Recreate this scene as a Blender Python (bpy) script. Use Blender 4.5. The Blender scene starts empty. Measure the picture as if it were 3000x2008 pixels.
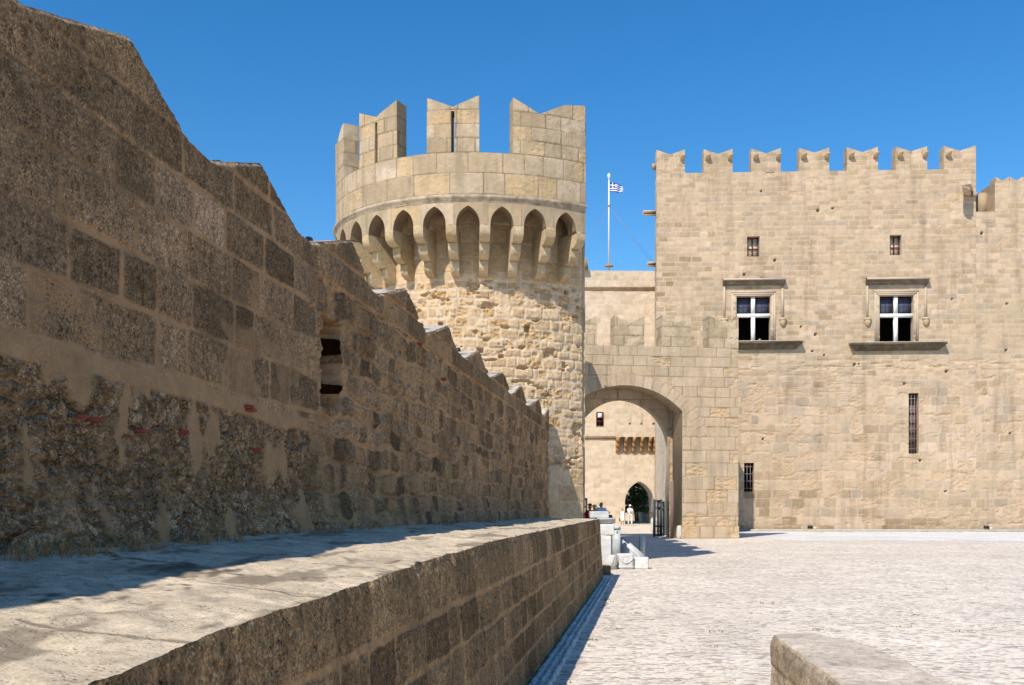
import bpy, bmesh, math, random
import numpy as np
from mathutils import Vector, Matrix, Euler
R = math.radians
random.seed(7)
sc = bpy.context.scene
COL = sc.collection

# ------------------------------------------------------------------ camera, sky, sun, exposure
CH = 1.75                      # eye height
F = 2917.0                     # focal length in photo pixels (3000 wide), horizon on row 1480
cam_d = bpy.data.cameras.new('camera'); cam = bpy.data.objects.new('camera', cam_d); COL.objects.link(cam)
cam.location = (0, 0, CH); cam.rotation_euler = (R(90), 0, 0)
cam_d.sensor_width = 36; cam_d.lens = F/3000*36
cam_d.shift_x = 0.0; cam_d.shift_y = (1480-1004)/3000
cam_d.clip_start = 0.05; cam_d.clip_end = 2000
sc.camera = cam
SX, SZ = 0.45, 0.80            # shadow shift per metre of height (right, away)
sun_dir = Vector((SX, SZ, -1)).normalized()
w = bpy.data.worlds.new('World'); sc.world = w; w.use_nodes = True
nt = w.node_tree; nt.nodes.clear()
sky = nt.nodes.new('ShaderNodeTexSky'); sky.sky_type = 'NISHITA'; sky.sun_disc = False
sky.sun_elevation = math.asin(-sun_dir.z); sky.sun_rotation = math.atan2(-SX, -SZ)
sky.altitude = 50; sky.air_density = 1.0; sky.dust_density = 0.15; sky.ozone_density = 3.0
hsv = nt.nodes.new('ShaderNodeHueSaturation'); hsv.inputs['Saturation'].default_value = 1.36; hsv.inputs['Hue'].default_value = 0.5; hsv.inputs['Value'].default_value = 1.22
bg = nt.nodes.new('ShaderNodeBackground'); bg.inputs['Strength'].default_value = 0.115
wo = nt.nodes.new('ShaderNodeOutputWorld')
nt.links.new(sky.outputs[0], hsv.inputs['Color']); nt.links.new(hsv.outputs[0], bg.inputs[0]); nt.links.new(bg.outputs[0], wo.inputs[0])
sl = bpy.data.lights.new('sun', 'SUN'); sl.energy = 4.6; sl.angle = R(0.53); sl.color = (1.0, 0.93, 0.83)
so = bpy.data.objects.new('sun', sl); COL.objects.link(so); so.location = (-20, -30, 60)
so.rotation_euler = sun_dir.to_track_quat('-Z', 'Y').to_euler()
sc.view_settings.view_transform = 'Standard'; sc.view_settings.look = 'None'
sc.view_settings.exposure = 0.26; sc.view_settings.gamma = 1
sc.cycles.max_bounces = 6; sc.cycles.diffuse_bounces = 2; sc.cycles.use_denoising = True

# ------------------------------------------------------------------ numpy noise and masonry patterns
def _h(i, j, seed):
    with np.errstate(over='ignore'):
        n = (i.astype(np.int64)*374761393 + j.astype(np.int64)*668265263 + int(seed)*2147483647 + 1013904223) & 0x7fffffffffff
        n = ((n ^ (n >> 13))*1274126177) & 0x7fffffffffff
        n = n ^ (n >> 16)
    return (n & 0xffffff)/float(0xffffff)
def vnoise(x, y, seed=0):
    xi = np.floor(x).astype(np.int64); yi = np.floor(y).astype(np.int64)
    fx = x-xi; fy = y-yi; fx = fx*fx*(3-2*fx); fy = fy*fy*(3-2*fy)
    a = _h(xi, yi, seed); b = _h(xi+1, yi, seed); c = _h(xi, yi+1, seed); d = _h(xi+1, yi+1, seed)
    return (a+(b-a)*fx)*(1-fy)+(c+(d-c)*fx)*fy
def fbm(x, y, seed=0, octs=4, g=0.5):
    s = 0; a = 1; t = 0
    for k in range(octs):
        s = s+a*vnoise(x*(2.03**k)+k*7.3, y*(2.03**k)+k*3.1, seed+k*17); t += a; a *= g
    return s/t
def sstep(x, a, b):
    t = np.clip((x-a)/(b-a), 0, 1); return t*t*(3-2*t)

def masonry(u, z, zb, lmin, lmax, seed=0, joint=0.012, bevel=0.02, warp=0.01, wscale=3.0, proud=0.02, bvar=0.012,
            rough=0.006, rscale=14., erode=0.25, eamp=0.03, escale=9., jvar=0.6):
    """stone courses: returns colour attribute (tint, mortar, erosion, tint2) and outward displacement"""
    rng = np.random.RandomState(seed+11)
    uu = u+warp*(fbm(u*wscale, z*wscale, seed+1, 3)-0.5)*2
    zz = z+warp*(fbm(u*wscale+9, z*wscale+5, seed+2, 3)-0.5)*2
    zb = np.asarray(zb, float)
    ci = np.clip(np.searchsorted(zb, zz)-1, 0, len(zb)-2)
    dz = np.minimum(zz-zb[ci], zb[ci+1]-zz)
    umin = float(uu.min())-3; umax = float(uu.max())+3
    tint = np.zeros(u.shape); t2 = np.zeros(u.shape); t3 = np.zeros(u.shape); du = np.zeros(u.shape)
    base0 = math.floor(umin/40.)*40.
    for c in range(len(zb)-1):
        r = np.random.RandomState(seed*131+c*977+5)
        ls = r.uniform(lmin, lmax, int((umax-base0)/lmin)+3)
        e = base0+r.uniform(0, lmax)-lmax+np.concatenate([[0], np.cumsum(ls)])
        m = ci == c
        if not m.any(): continue
        x = uu[m]; k = np.clip(np.searchsorted(e, x)-1, 0, len(e)-2)
        du[m] = np.minimum(x-e[k], e[k+1]-x)
        kr = r.rand(len(e)); tint[m] = kr[k]; kr = r.rand(len(e)); t2[m] = kr[k]; kr = r.rand(len(e)); t3[m] = kr[k]
    # rounded corner distance
    rr = 0.04
    e = np.minimum(du, dz)
    cx = np.clip(rr-du, 0, None); cz = np.clip(rr-dz, 0, None)
    e = np.where((du < rr) & (dz < rr), rr-np.sqrt(cx*cx+cz*cz), e)
    jn = joint*(1+jvar*2*(fbm(u*2.2, z*2.2, seed+5, 2)-0.5))
    mort = 1-sstep(e, jn*0.6, jn*0.6+0.008+0.25*joint)
    face = sstep(e, jn*0.5, jn*0.5+bevel)
    er_b = sstep(t3, 1-erode-0.02, 1-erode+0.02)
    en = fbm(u*escale*0.6, z*escale, seed+31, 4)
    ridg = np.abs(en-0.5)*2
    ero = er_b*face*sstep(fbm(u*1.7, z*1.7, seed+8, 2), 0.25, 0.5)
    d = face*proud*(0.6+0.4*t2)+face*(t2-0.5)*bvar+rough*(fbm(u*rscale, z*rscale, seed+3, 4)-0.5)*2
    d = d-ero*eamp*sstep(0.42-ridg, 0.0, 0.4)*1.0-ero*eamp*0.4*fbm(u*22, z*30, seed+40, 2)
    return np.stack([tint, mort, ero, t2], -1), d

def cells(u, z, s, seed):
    """irregular stones: random value per stone, distance to its edge"""
    x = u/s; y = z/s; xi = np.floor(x).astype(np.int64); yi = np.floor(y).astype(np.int64)
    f1 = np.full(u.shape, 9.); f2 = np.full(u.shape, 9.); r = np.zeros(u.shape)
    for i in (-1, 0, 1):
        for j in (-1, 0, 1):
            a = xi+i; b = yi+j; px = a+0.1+0.8*_h(a, b, seed); py = b+0.1+0.8*_h(a, b, seed+1); d = np.hypot(x-px, y-py)
            m = d < f1; f2 = np.where(m, f1, np.minimum(f2, d)); r = np.where(m, _h(a, b, seed+2), r); f1 = np.where(m, d, f1)
    return r, (f2-f1)*s*0.5
def courses(z0, z1, h, var=0.1, seed=0):
    r = random.Random(seed); o = [z0-h]; z = z0
    while z < z1+h: o.append(z); z += h*(1+r.uniform(-var, var))
    o.append(z)
    return o

# ------------------------------------------------------------------ geometry accumulator
class Geo:
    def __init__(s): s.v = []; s.f = []; s.c = []; s.t = []; s.tc = 0; s.n = 0; s.mi = []
    def grid(s, P, C=None, keep=None, mi=0):
        nu, nv = P.shape[:2]
        if C is None: C = np.tile(np.array([0.5, 0, 0, 0.5]), (nu, nv, 1))
        i = np.arange(nu*nv).reshape(nu, nv)+s.n
        q = np.stack([i[:-1, :-1], i[1:, :-1], i[1:, 1:], i[:-1, 1:]], -1)
        if keep is not None: q = q[keep]
        q = q.reshape(-1, 4)
        s.v.append(P.reshape(-1, 3)); s.c.append(C.reshape(-1, 4)); s.f.append(q); s.mi.append(np.full(len(q), mi)); s.n += nu*nv
    def poly(s, pts, faces, col=(0.5, 0, 0, 0.5), mi=0):
        """general faces (3 or 4 corners or more)"""
        base = s.n; pts = np.asarray(pts, float)
        s.v.append(pts); s.c.append(np.tile(np.asarray(col, float), (len(pts), 1))); s.n += len(pts)
        for f in faces: s.t.append(([k+base for k in f], mi))
    def box(s, x0, x1, y0, y1, z0, z1, M=None, col=(0.5, 0, 0, 0.5), mi=0, taper=(0, 0)):
        p = [(x0, y0, z0), (x1, y0, z0), (x1, y1, z0), (x0, y1, z0), (x0+taper[0], y0+taper[1], z1), (x1-taper[0], y0+taper[1], z1), (x1-taper[0], y1-taper[1], z1), (x0+taper[0], y1-taper[1], z1)]
        if M is not None: p = [tuple(M @ Vector(q)) for q in p]
        s.poly(p, [(0, 3, 2, 1), (4, 5, 6, 7), (0, 1, 5, 4), (1, 2, 6, 5), (2, 3, 7, 6), (3, 0, 4, 7)], col, mi)
    def tube(s, pts, rad, n=8, col=(0.5, 0, 0, 0.5), mi=0, caps=True):
        pts = [Vector(p) for p in pts]; rad = rad if hasattr(rad, '__len__') else [rad]*len(pts)
        vs = []; fs = []
        prev = None
        for i, p in enumerate(pts):
            d = (pts[min(i+1, len(pts)-1)]-pts[max(i-1, 0)]).normalized()
            a = d.cross(Vector((0, 0, 1)) if abs(d.z) < 0.9 else Vector((0, 1, 0))).normalized() if prev is None else (prev-d*prev.dot(d)).normalized()
            prev = a; b = d.cross(a)
            for k in range(n):
                t = 2*math.pi*k/n; vs.append(p+(a*math.cos(t)+b*math.sin(t))*rad[i])
        for i in range(len(pts)-1):
            for k in range(n): fs.append((i*n+k, i*n+(k+1) % n, (i+1)*n+(k+1) % n, (i+1)*n+k))
        if caps: fs.append(tuple(range(n-1, -1, -1))); fs.append(tuple((len(pts)-1)*n+k for k in range(n)))
        s.poly([tuple(v) for v in vs], fs, col, mi)
    def lathe(s, prof, n=16, M=None, col=(0.5, 0, 0, 0.5), mi=0):
        vs = []; fs = []
        for r, z in prof:
            for k in range(n):
                t = 2*math.pi*k/n; q = Vector((r*math.cos(t), r*math.sin(t), z)); vs.append(tuple(M @ q if M is not None else q))
        for i in range(len(prof)-1):
            for k in range(n): fs.append((i*n+k, i*n+(k+1) % n, (i+1)*n+(k+1) % n, (i+1)*n+k))
        fs.append(tuple(range(n-1, -1, -1))); fs.append(tuple((len(prof)-1)*n+k for k in range(n)))
        s.poly(vs, fs, col, mi)
    def prism(s, prof, a, b, axis, M=None, col=(0.5, 0, 0, 0.5), mi=0):
        """extrude a 2-D profile from a to b; axis 'x','y' or 'z' is the extrusion axis"""
        vs = []
        for t in (a, b):
            for p, q in prof:
                v = {'x': (t, p, q), 'y': (p, t, q), 'z': (p, q, t)}[axis]
                vs.append(tuple(M @ Vector(v)) if M is not None else v)
        n = len(prof); fs = [(k, (k+1) % n, n+(k+1) % n, n+k) for k in range(n)]+[tuple(range(n-1, -1, -1)), tuple(range(n, 2*n))]
        s.poly(vs, fs, col, mi)
    def build(s, name, mats, parent=None, origin=None, smooth=False):
        V = np.concatenate(s.v) if s.v else np.zeros((0, 3))
        if origin is not None: V = V-np.asarray(origin)
        Q = np.concatenate(s.f) if s.f else np.zeros((0, 4), int)
        mi = np.concatenate(s.mi) if s.mi else np.zeros(0, int)
        loops = [Q.ravel()]; tot = [np.full(len(Q), 4)]
        if s.t:
            loops.append(np.array([k for f, _ in s.t for k in f])); tot.append(np.array([len(f) for f, _ in s.t]))
            mi = np.concatenate([mi, np.array([m for _, m in s.t])])
        L = np.concatenate(loops).astype(np.int32); T = np.concatenate(tot).astype(np.int32)
        st = np.concatenate([[0], np.cumsum(T)[:-1]]).astype(np.int32)
        me = bpy.data.meshes.new(name)
        me.vertices.add(len(V)); me.vertices.foreach_set('co', V.astype(np.float32).ravel())
        me.loops.add(len(L)); me.loops.foreach_set('vertex_index', L)
        me.polygons.add(len(T)); me.polygons.foreach_set('loop_start', st); me.polygons.foreach_set('loop_total', T)
        if not isinstance(mats, (list, tuple)): mats = [mats]
        for m in mats: me.materials.append(m)
        me.polygons.foreach_set('material_index', mi.astype(np.int32))
        me.update(calc_edges=True)
        at = me.color_attributes.new('mas', 'FLOAT_COLOR', 'POINT')
        at.data.foreach_set('color', np.concatenate(s.c).astype(np.float32).ravel())
        if smooth: me.polygons.foreach_set('use_smooth', np.ones(len(T), bool))
        me.validate(); me.update()
        o = bpy.data.objects.new(name, me); COL.objects.link(o)
        if parent is not None:
            o.parent = parent
            if origin is None: o.matrix_parent_inverse = Matrix.Translation(-parent_world(parent))
            else: o.location = Vector(origin)-parent_world(parent)
        elif origin is not None: o.location = origin
        return o
def parent_world(p):
    v = Vector((0, 0, 0))
    while p is not None:
        v = v+p.location+p.matrix_parent_inverse.translation; p = p.parent
    return v
def empty(name, loc):
    o = bpy.data.objects.new(name, None); COL.objects.link(o); o.location = loc; o.empty_display_size = 0.2
    return o
def tag(o, label=None, cat=None, group=None, kind=None):
    if label: o['label'] = label
    if cat: o['category'] = cat
    if group: o['group'] = group
    if kind: o['kind'] = kind
    return o

def slab(G, us, ts, base, top, map3, pat, T, back=True, sides=(True, True), bottom=False, K=4, holes=(), btop=None, topnoise=0.006, tpat=None, ends_d=0.0):
    """a wall: displaced front grid, top strip, back, ends. base/top are arrays over us or numbers"""
    us = np.asarray(us, float); ts = np.asarray(ts, float); one = np.ones(len(us))
    base = base*one if np.isscalar(base) else np.asarray(base); top = top*one if np.isscalar(top) else np.asarray(top)
    U = us[:, None]*np.ones(len(ts))[None]; Z = base[:, None]+(top-base)[:, None]*ts[None]
    C, D = pat(U, Z)
    P = map3(U, Z, -D)
    keep = None
    if holes:
        uc = (us[1:]+us[:-1])/2; zc = (Z[1:, 1:]+Z[:-1, :-1]+Z[1:, :-1]+Z[:-1, 1:])/4
        keep = np.ones(zc.shape, bool)
        for a, b, c, d in holes: keep &= ~((uc[:, None] > a) & (uc[:, None] < b) & (zc > c) & (zc < d))
    G.grid(P, C, keep)
    ks = np.linspace(0, 1, K+1)
    bt = top if btop is None else btop*one if np.isscalar(btop) else btop
    UT = us[:, None]*np.ones(K+1)[None]; DT = one[:, None]*ks[None]*T; ZT = top[:, None]+(bt-top)[:, None]*ks[None]
    ZT = ZT+topnoise*(fbm(UT*9, DT*9, 5, 3)-0.5)*2*np.minimum(1, ks*K)[None]
    PT = map3(UT, ZT, DT); PT[:, 0] = P[:, -1]
    CT, _ = (tpat or pat)(UT+31.3, DT*1.0+2.0)
    G.grid(PT, CT)
    if bottom:
        PB = map3(UT, base[:, None]*np.ones(K+1)[None], DT); PB[:, 0] = P[:, 0]
        CB, _ = pat(UT+11.7, DT+1.3); G.grid(PB, CB)
    if back:
        ZB = np.stack([base, bt], 1); UB = us[:, None]*np.ones(2)[None]
        G.grid(map3(UB, ZB, np.full(UB.shape, T)), pat(UB, ZB)[0])
    for idx, on in ((0, sides[0]), (-1, sides[1])):
        if not on: continue
        sgn = -1 if idx == 0 else 1
        DS = ks[:, None]*T*np.ones(len(ts))[None]; ZS = Z[idx][None]*np.ones(K+1)[:, None]
        US = np.full(DS.shape, us[idx])
        CS, D2 = pat(US+sgn*DS, ZS)
        PS = map3(US+sgn*(D2*ends_d), ZS, DS); PS[0] = P[idx]
        G.grid(PS, CS)

def lin(a, b, step, extra=()):
    n = max(2, int(round((b-a)/step))+1); x = list(np.linspace(a, b, n))
    for e in extra:
        if a < e < b: x.append(e)
    return np.unique(np.round(np.array(x), 5))
def tlin(z0, z1, step, extra=()):
    return (lin(z0, z1, step, extra)-z0)/(z1-z0)

class Frame:
    """a straight wall line: u along, z up, d inward; px()/h() turn photo pixels into wall coordinates"""
    def __init__(s, p0, p1):
        s.o = np.array(p0, float); e = np.array(p1, float)-s.o; s.L = np.hypot(*e); s.e = e/s.L
        s.n = np.array([-s.e[1], s.e[0]])          # inward (away from camera)
    def map(s, u, z, d):
        return np.stack([s.o[0]+s.e[0]*u+s.n[0]*d, s.o[1]+s.e[1]*u+s.n[1]*d, z+0*u], -1)
    def px(s, x):
        k = (x-1500)/F; return (k*s.o[1]-s.o[0])/(s.e[0]-k*s.e[1])
    def Z(s, u): return s.o[1]+s.e[1]*u
    def h(s, u, y): return CH+(1480-y)*s.Z(u)/F
    def M(s, u=0, z=0, d=0):                        # local x along, y inward, z up
        p = s.map(np.array(float(u)), np.array(float(z)), np.array(float(d)))
        return Matrix(((s.e[0], s.n[0], 0, p[0]), (s.e[1], s.n[1], 0, p[1]), (0, 0, 1, p[2]), (0, 0, 0, 1)))

# ------------------------------------------------------------------ materials
def new_mat(name):
    m = bpy.data.materials.new(name); m.use_nodes = True; n = m.node_tree; n.nodes.clear()
    o = n.nodes.new('ShaderNodeOutputMaterial'); b = n.nodes.new('ShaderNodeBsdfPrincipled'); n.links.new(b.outputs[0], o.inputs[0])
    b.inputs['Specular IOR Level'].default_value = 0.06
    return m, n, b
def nd(n, t, **kw):
    x = n.nodes.new(t)
    for k, v in kw.items(): setattr(x, k, v)
    return x
def noise(n, vec, scale, detail=5, rough=0.6, dist=0.0):
    x = nd(n, 'ShaderNodeTexNoise'); x.inputs['Scale'].default_value = scale; x.inputs['Detail'].default_value = detail
    x.inputs['Roughness'].default_value = rough; x.inputs['Distortion'].default_value = dist; n.links.new(vec, x.inputs['Vector']); return x.outputs[0]
def ramp(n, fac, stops, interp='LINEAR'):
    r = nd(n, 'ShaderNodeValToRGB'); r.color_ramp.interpolation = interp; e = r.color_ramp.elements
    while len(e) < len(stops): e.new(0.5)
    for i, (p, c) in enumerate(stops):
        e[i].position = p; e[i].color = (c, c, c, 1) if not hasattr(c, '__len__') else (*c, 1)
    n.links.new(fac, r.inputs[0]); return r.outputs[0]
def mixc(n, fac, a, b, mode='MIX'):
    x = nd(n, 'ShaderNodeMix', data_type='RGBA', blend_type=mode)
    for s, v in ((x.inputs[0], fac), (x.inputs[6], a), (x.inputs[7], b)):
        if isinstance(v, (int, float)): s.default_value = v
        elif isinstance(v, tuple): s.default_value = (*v, 1) if len(v) == 3 else v
        else: n.links.new(v, s)
    return x.outputs[2]
def mth(n, op, a, b=0.0, c=None):
    x = nd(n, 'ShaderNodeMath', operation=op)
    for i, v in enumerate((a, b, c)):
        if v is None: continue
        if isinstance(v, (int, float)): x.inputs[i].default_value = v
        else: n.links.new(v, x.inputs[i])
    return x.outputs[0]

def stone(name, cols, mortar, stain=None, stain_amt=0.5, stain_scale=0.8, erode_col=None, pit=0.5, pit_scale=60., grain=0.35, bump=0.25, bdist=0.01,
          coarse=1.5, streak=False, mott=0.35, top_col=None, rough=0.92, pitcol=0.45, mids=7.0, agg=0.0, agg_scale=60., crev=0.0, mul=(1, 1, 1), top_z=-9.0, wstreak=0.0, fine=55.):
    m, n, b = new_mat(name)
    cols = [tuple(v*k for v, k in zip(c, mul)) for c in cols]; mortar = tuple(v*k for v, k in zip(mortar, mul))
    if stain: stain = tuple(v*k for v, k in zip(stain, mul))
    if erode_col: erode_col = tuple(v*k for v, k in zip(erode_col, mul))
    g = nd(n, 'ShaderNodeNewGeometry'); pos = g.outputs['Position']
    a = nd(n, 'ShaderNodeAttribute', attribute_name='mas'); sep = nd(n, 'ShaderNodeSeparateColor'); n.links.new(a.outputs['Color'], sep.inputs[0])
    tint, mort, ero = sep.outputs; t2 = a.outputs['Alpha']
    c = ramp(n, tint, [(i/(len(cols)-1), k) for i, k in enumerate(cols)])
    # coarse patches, mid mottling, fine grain
    nc = noise(n, pos, coarse, 4, 0.55); nm = noise(n, pos, mids, 6, 0.65); nf = noise(n, pos, fine, 6, 0.8)
    c = mixc(n, 1.0, c, ramp(n, nc, [(0.25, 1-mott*0.6), (0.75, 1+mott*0.45)]), 'MULTIPLY')
    c = mixc(n, 1.0, c, ramp(n, nm, [(0.25, 1-mott*0.9), (0.5, 1.0), (0.78, 1+mott*0.55)]), 'MULTIPLY')
    c = mixc(n, 1.0, c, ramp(n, nf, [(0.25, 1-grain), (0.7, 1+grain*0.8)]), 'MULTIPLY')
    if agg:
        va = nd(n, 'ShaderNodeTexVoronoi'); va.inputs['Scale'].default_value = agg_scale; n.links.new(pos, va.inputs['Vector'])
        sa = nd(n, 'ShaderNodeSeparateColor'); n.links.new(va.outputs['Color'], sa.inputs[0])
        c = mixc(n, 1.0, c, ramp(n, sa.outputs[0], [(0.0, 1-agg), (0.55, 1.0), (0.85, 1+agg*0.6), (1.0, 1+agg*1.6)]), 'MULTIPLY')
        ng = noise(n, pos, 24, 5, 0.75)
        c = mixc(n, 1.0, c, ramp(n, ng, [(0.36, 1-agg*1.3), (0.5, 1.0), (0.68, 1+agg*0.7)]), 'MULTIPLY')
    if erode_col: c = mixc(n, mth(n, 'MULTIPLY', ero, 0.65), c, erode_col)
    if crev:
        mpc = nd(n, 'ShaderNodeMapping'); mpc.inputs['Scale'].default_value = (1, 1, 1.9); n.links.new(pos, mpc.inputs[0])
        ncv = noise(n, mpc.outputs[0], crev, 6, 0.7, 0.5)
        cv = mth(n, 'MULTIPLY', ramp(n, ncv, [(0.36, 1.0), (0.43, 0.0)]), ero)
        c = mixc(n, mth(n, 'MULTIPLY', cv, 0.8), c, (0.20, 0.12, 0.06))  # shade of crevices painted as dark brown flecks in eroded stone
    mc = mixc(n, 1.0, mortar, ramp(n, nm, [(0.25, 0.8), (0.75, 1.15)]), 'MULTIPLY')
    mc = mixc(n, 1.0, mc, ramp(n, nf, [(0.25, 1-grain*0.5), (0.7, 1+grain*0.4)]), 'MULTIPLY')
    c = mixc(n, mort, c, mc)
    if streak:
        mp = nd(n, 'ShaderNodeMapping'); mp.inputs['Scale'].default_value = (6, 6, 0.7); n.links.new(pos, mp.inputs[0])
        st = noise(n, mp.outputs[0], 2.0, 5, 0.65)
        c = mixc(n, 1.0, c, ramp(n, st, [(0.35, 0.72), (0.6, 1.1)]), 'MULTIPLY')
    if wstreak:
        mq = nd(n, 'ShaderNodeMapping'); mq.inputs['Scale'].default_value = (1, 1, 0.09); n.links.new(pos, mq.inputs[0])
        c = mixc(n, 1.0, c, ramp(n, noise(n, mq.outputs[0], wstreak, 5, 0.62), [(0.34, 0.80), (0.48, 1.0), (0.70, 1.05)]), 'MULTIPLY')
    if stain:
        ns = noise(n, pos, stain_scale, 6, 0.7, 0.4)
        f = mth(n, 'MULTIPLY', ramp(n, ns, [(0.47, 0.0), (0.62, 1.0)]), stain_amt)
        c = mixc(n, f, c, stain)
    # pits, their inner shade painted into the colour
    v = nd(n, 'ShaderNodeTexVoronoi'); v.inputs['Scale'].default_value = pit_scale
    wv = nd(n, 'ShaderNodeVectorMath', operation='ADD'); nv = nd(n, 'ShaderNodeTexNoise'); nv.inputs['Scale'].default_value = pit_scale*0.7; n.links.new(pos, nv.inputs['Vector'])
    sc_ = nd(n, 'ShaderNodeVectorMath', operation='SCALE'); sc_.inputs['Scale'].default_value = 1.2/pit_scale; n.links.new(nv.outputs['Color'], sc_.inputs[0])
    n.links.new(pos, wv.inputs[0]); n.links.new(sc_.outputs[0], wv.inputs[1]); n.links.new(wv.outputs[0], v.inputs['Vector'])
    dens = noise(n, pos, pit_scale*0.12, 3, 0.6)
    pt = mth(n, 'MULTIPLY', ramp(n, v.outputs['Distance'], [(0.12, 1.0), (0.38, 0.0)]), ramp(n, dens, [(0.42, 0.0), (0.62, 1.0)]))
    pt = mth(n, 'MULTIPLY', pt, mth(n, 'SUBTRACT', 1.0, mth(n, 'MULTIPLY', mort, 0.85)))
    pt = mth(n, 'MULTIPLY', pt, ramp(n, t2, [(0.1, 0.15), (0.5, 1.0)]))
    c = mixc(n, mth(n, 'MULTIPLY', pt, pit), c, mixc(n, 1.0, c, (pitcol, pitcol*0.95, pitcol*0.9), 'MULTIPLY'))
    if top_col:
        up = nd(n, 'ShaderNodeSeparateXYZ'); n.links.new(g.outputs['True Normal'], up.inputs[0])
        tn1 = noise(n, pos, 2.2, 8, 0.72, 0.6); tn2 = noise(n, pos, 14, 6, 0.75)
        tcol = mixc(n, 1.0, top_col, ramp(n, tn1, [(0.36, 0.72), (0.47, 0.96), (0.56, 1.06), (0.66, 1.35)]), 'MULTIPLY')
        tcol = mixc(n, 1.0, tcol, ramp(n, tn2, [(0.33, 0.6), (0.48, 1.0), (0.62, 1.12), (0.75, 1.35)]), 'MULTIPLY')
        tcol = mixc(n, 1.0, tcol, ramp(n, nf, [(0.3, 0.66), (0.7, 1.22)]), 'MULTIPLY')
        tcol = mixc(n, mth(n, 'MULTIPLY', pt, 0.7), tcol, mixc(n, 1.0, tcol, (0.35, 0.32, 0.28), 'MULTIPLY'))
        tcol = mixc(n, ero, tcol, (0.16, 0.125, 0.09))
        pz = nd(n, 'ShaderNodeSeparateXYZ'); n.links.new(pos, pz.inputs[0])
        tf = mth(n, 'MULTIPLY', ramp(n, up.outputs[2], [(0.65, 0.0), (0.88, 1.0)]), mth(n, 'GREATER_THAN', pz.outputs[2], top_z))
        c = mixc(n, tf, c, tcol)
    n.links.new(c, b.inputs['Base Color']); b.inputs['Roughness'].default_value = rough
    hgt = mth(n, 'SUBTRACT', mth(n, 'ADD', mth(n, 'MULTIPLY', nf, 0.5), mth(n, 'MULTIPLY', nm, 0.8)), mth(n, 'MULTIPLY', pt, 0.8*pit))
    bp = nd(n, 'ShaderNodeBump'); bp.inputs['Strength'].default_value = bump; bp.inputs['Distance'].default_value = bdist*3
    n.links.new(hgt, bp.inputs['Height']); n.links.new(bp.outputs[0], b.inputs['Normal'])
    return m
def flat(name, col, rough=0.6, spec=0.3, metal=0.0, var=0.12, scale=12., bump=0.0):
    m, n, b = new_mat(name); tc = nd(n, 'ShaderNodeTexCoord')
    nm = noise(n, tc.outputs['Object'], scale, 4, 0.6)
    c = mixc(n, 1.0, tuple(col), ramp(n, nm, [(0.3, 1-var), (0.7, 1+var)]), 'MULTIPLY')
    n.links.new(c, b.inputs['Base Color']); b.inputs['Roughness'].default_value = rough; b.inputs['Specular IOR Level'].default_value = spec; b.inputs['Metallic'].default_value = metal
    if bump:
        bp = nd(n, 'ShaderNodeBump'); bp.inputs['Strength'].default_value = bump; bp.inputs['Distance'].default_value = 0.02
        n.links.new(nm, bp.inputs['Height']); n.links.new(bp.outputs[0], b.inputs['Normal'])
    return m

M = {}
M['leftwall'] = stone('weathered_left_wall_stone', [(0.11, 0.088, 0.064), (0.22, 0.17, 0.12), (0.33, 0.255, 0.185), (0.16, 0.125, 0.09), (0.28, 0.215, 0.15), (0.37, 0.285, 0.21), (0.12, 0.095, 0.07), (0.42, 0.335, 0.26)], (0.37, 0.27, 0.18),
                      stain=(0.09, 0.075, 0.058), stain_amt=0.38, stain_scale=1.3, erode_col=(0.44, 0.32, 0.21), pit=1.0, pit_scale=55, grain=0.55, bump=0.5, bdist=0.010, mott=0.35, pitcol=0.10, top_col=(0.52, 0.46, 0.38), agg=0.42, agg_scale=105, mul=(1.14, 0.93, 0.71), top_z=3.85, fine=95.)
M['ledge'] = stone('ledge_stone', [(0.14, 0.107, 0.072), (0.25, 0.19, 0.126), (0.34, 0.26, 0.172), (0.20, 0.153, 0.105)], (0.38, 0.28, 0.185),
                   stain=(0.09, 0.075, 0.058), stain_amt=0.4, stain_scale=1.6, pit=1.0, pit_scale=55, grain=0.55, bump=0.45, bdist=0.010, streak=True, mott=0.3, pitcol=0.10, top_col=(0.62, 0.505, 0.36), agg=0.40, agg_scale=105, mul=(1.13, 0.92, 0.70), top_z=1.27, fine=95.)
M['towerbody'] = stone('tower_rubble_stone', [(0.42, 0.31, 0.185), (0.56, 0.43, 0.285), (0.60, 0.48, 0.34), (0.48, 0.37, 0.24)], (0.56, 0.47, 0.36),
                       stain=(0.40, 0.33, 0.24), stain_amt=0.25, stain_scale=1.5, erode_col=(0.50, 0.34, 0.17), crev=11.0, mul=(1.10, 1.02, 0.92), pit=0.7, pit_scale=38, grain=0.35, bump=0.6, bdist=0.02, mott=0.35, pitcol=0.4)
M['towerring'] = stone('tower_ashlar_stone', [(0.36, 0.295, 0.205), (0.47, 0.395, 0.30), (0.42, 0.335, 0.225), (0.53, 0.455, 0.36)], (0.24, 0.19, 0.13),
                       mul=(1.0, 0.925, 0.84), wstreak=4.0, stain=(0.29, 0.25, 0.17), stain_amt=0.55, stain_scale=1.6, erode_col=(0.5, 0.38, 0.22), pit=0.35, pit_scale=45, grain=0.25, bump=0.35, bdist=0.012, mott=0.2)
M['gatetop'] = stone('gate_merlon_stone', mul=(1.03, 0.94, 0.84), cols=[(0.40, 0.335, 0.24), (0.48, 0.405, 0.30), (0.54, 0.455, 0.34)], mortar=(0.28, 0.225, 0.16), stain=(0.25, 0.225, 0.15), stain_amt=0.6, stain_scale=0.9, pit=0.3, pit_scale=20, grain=0.15, bump=0.3, mott=0.2)
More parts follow.
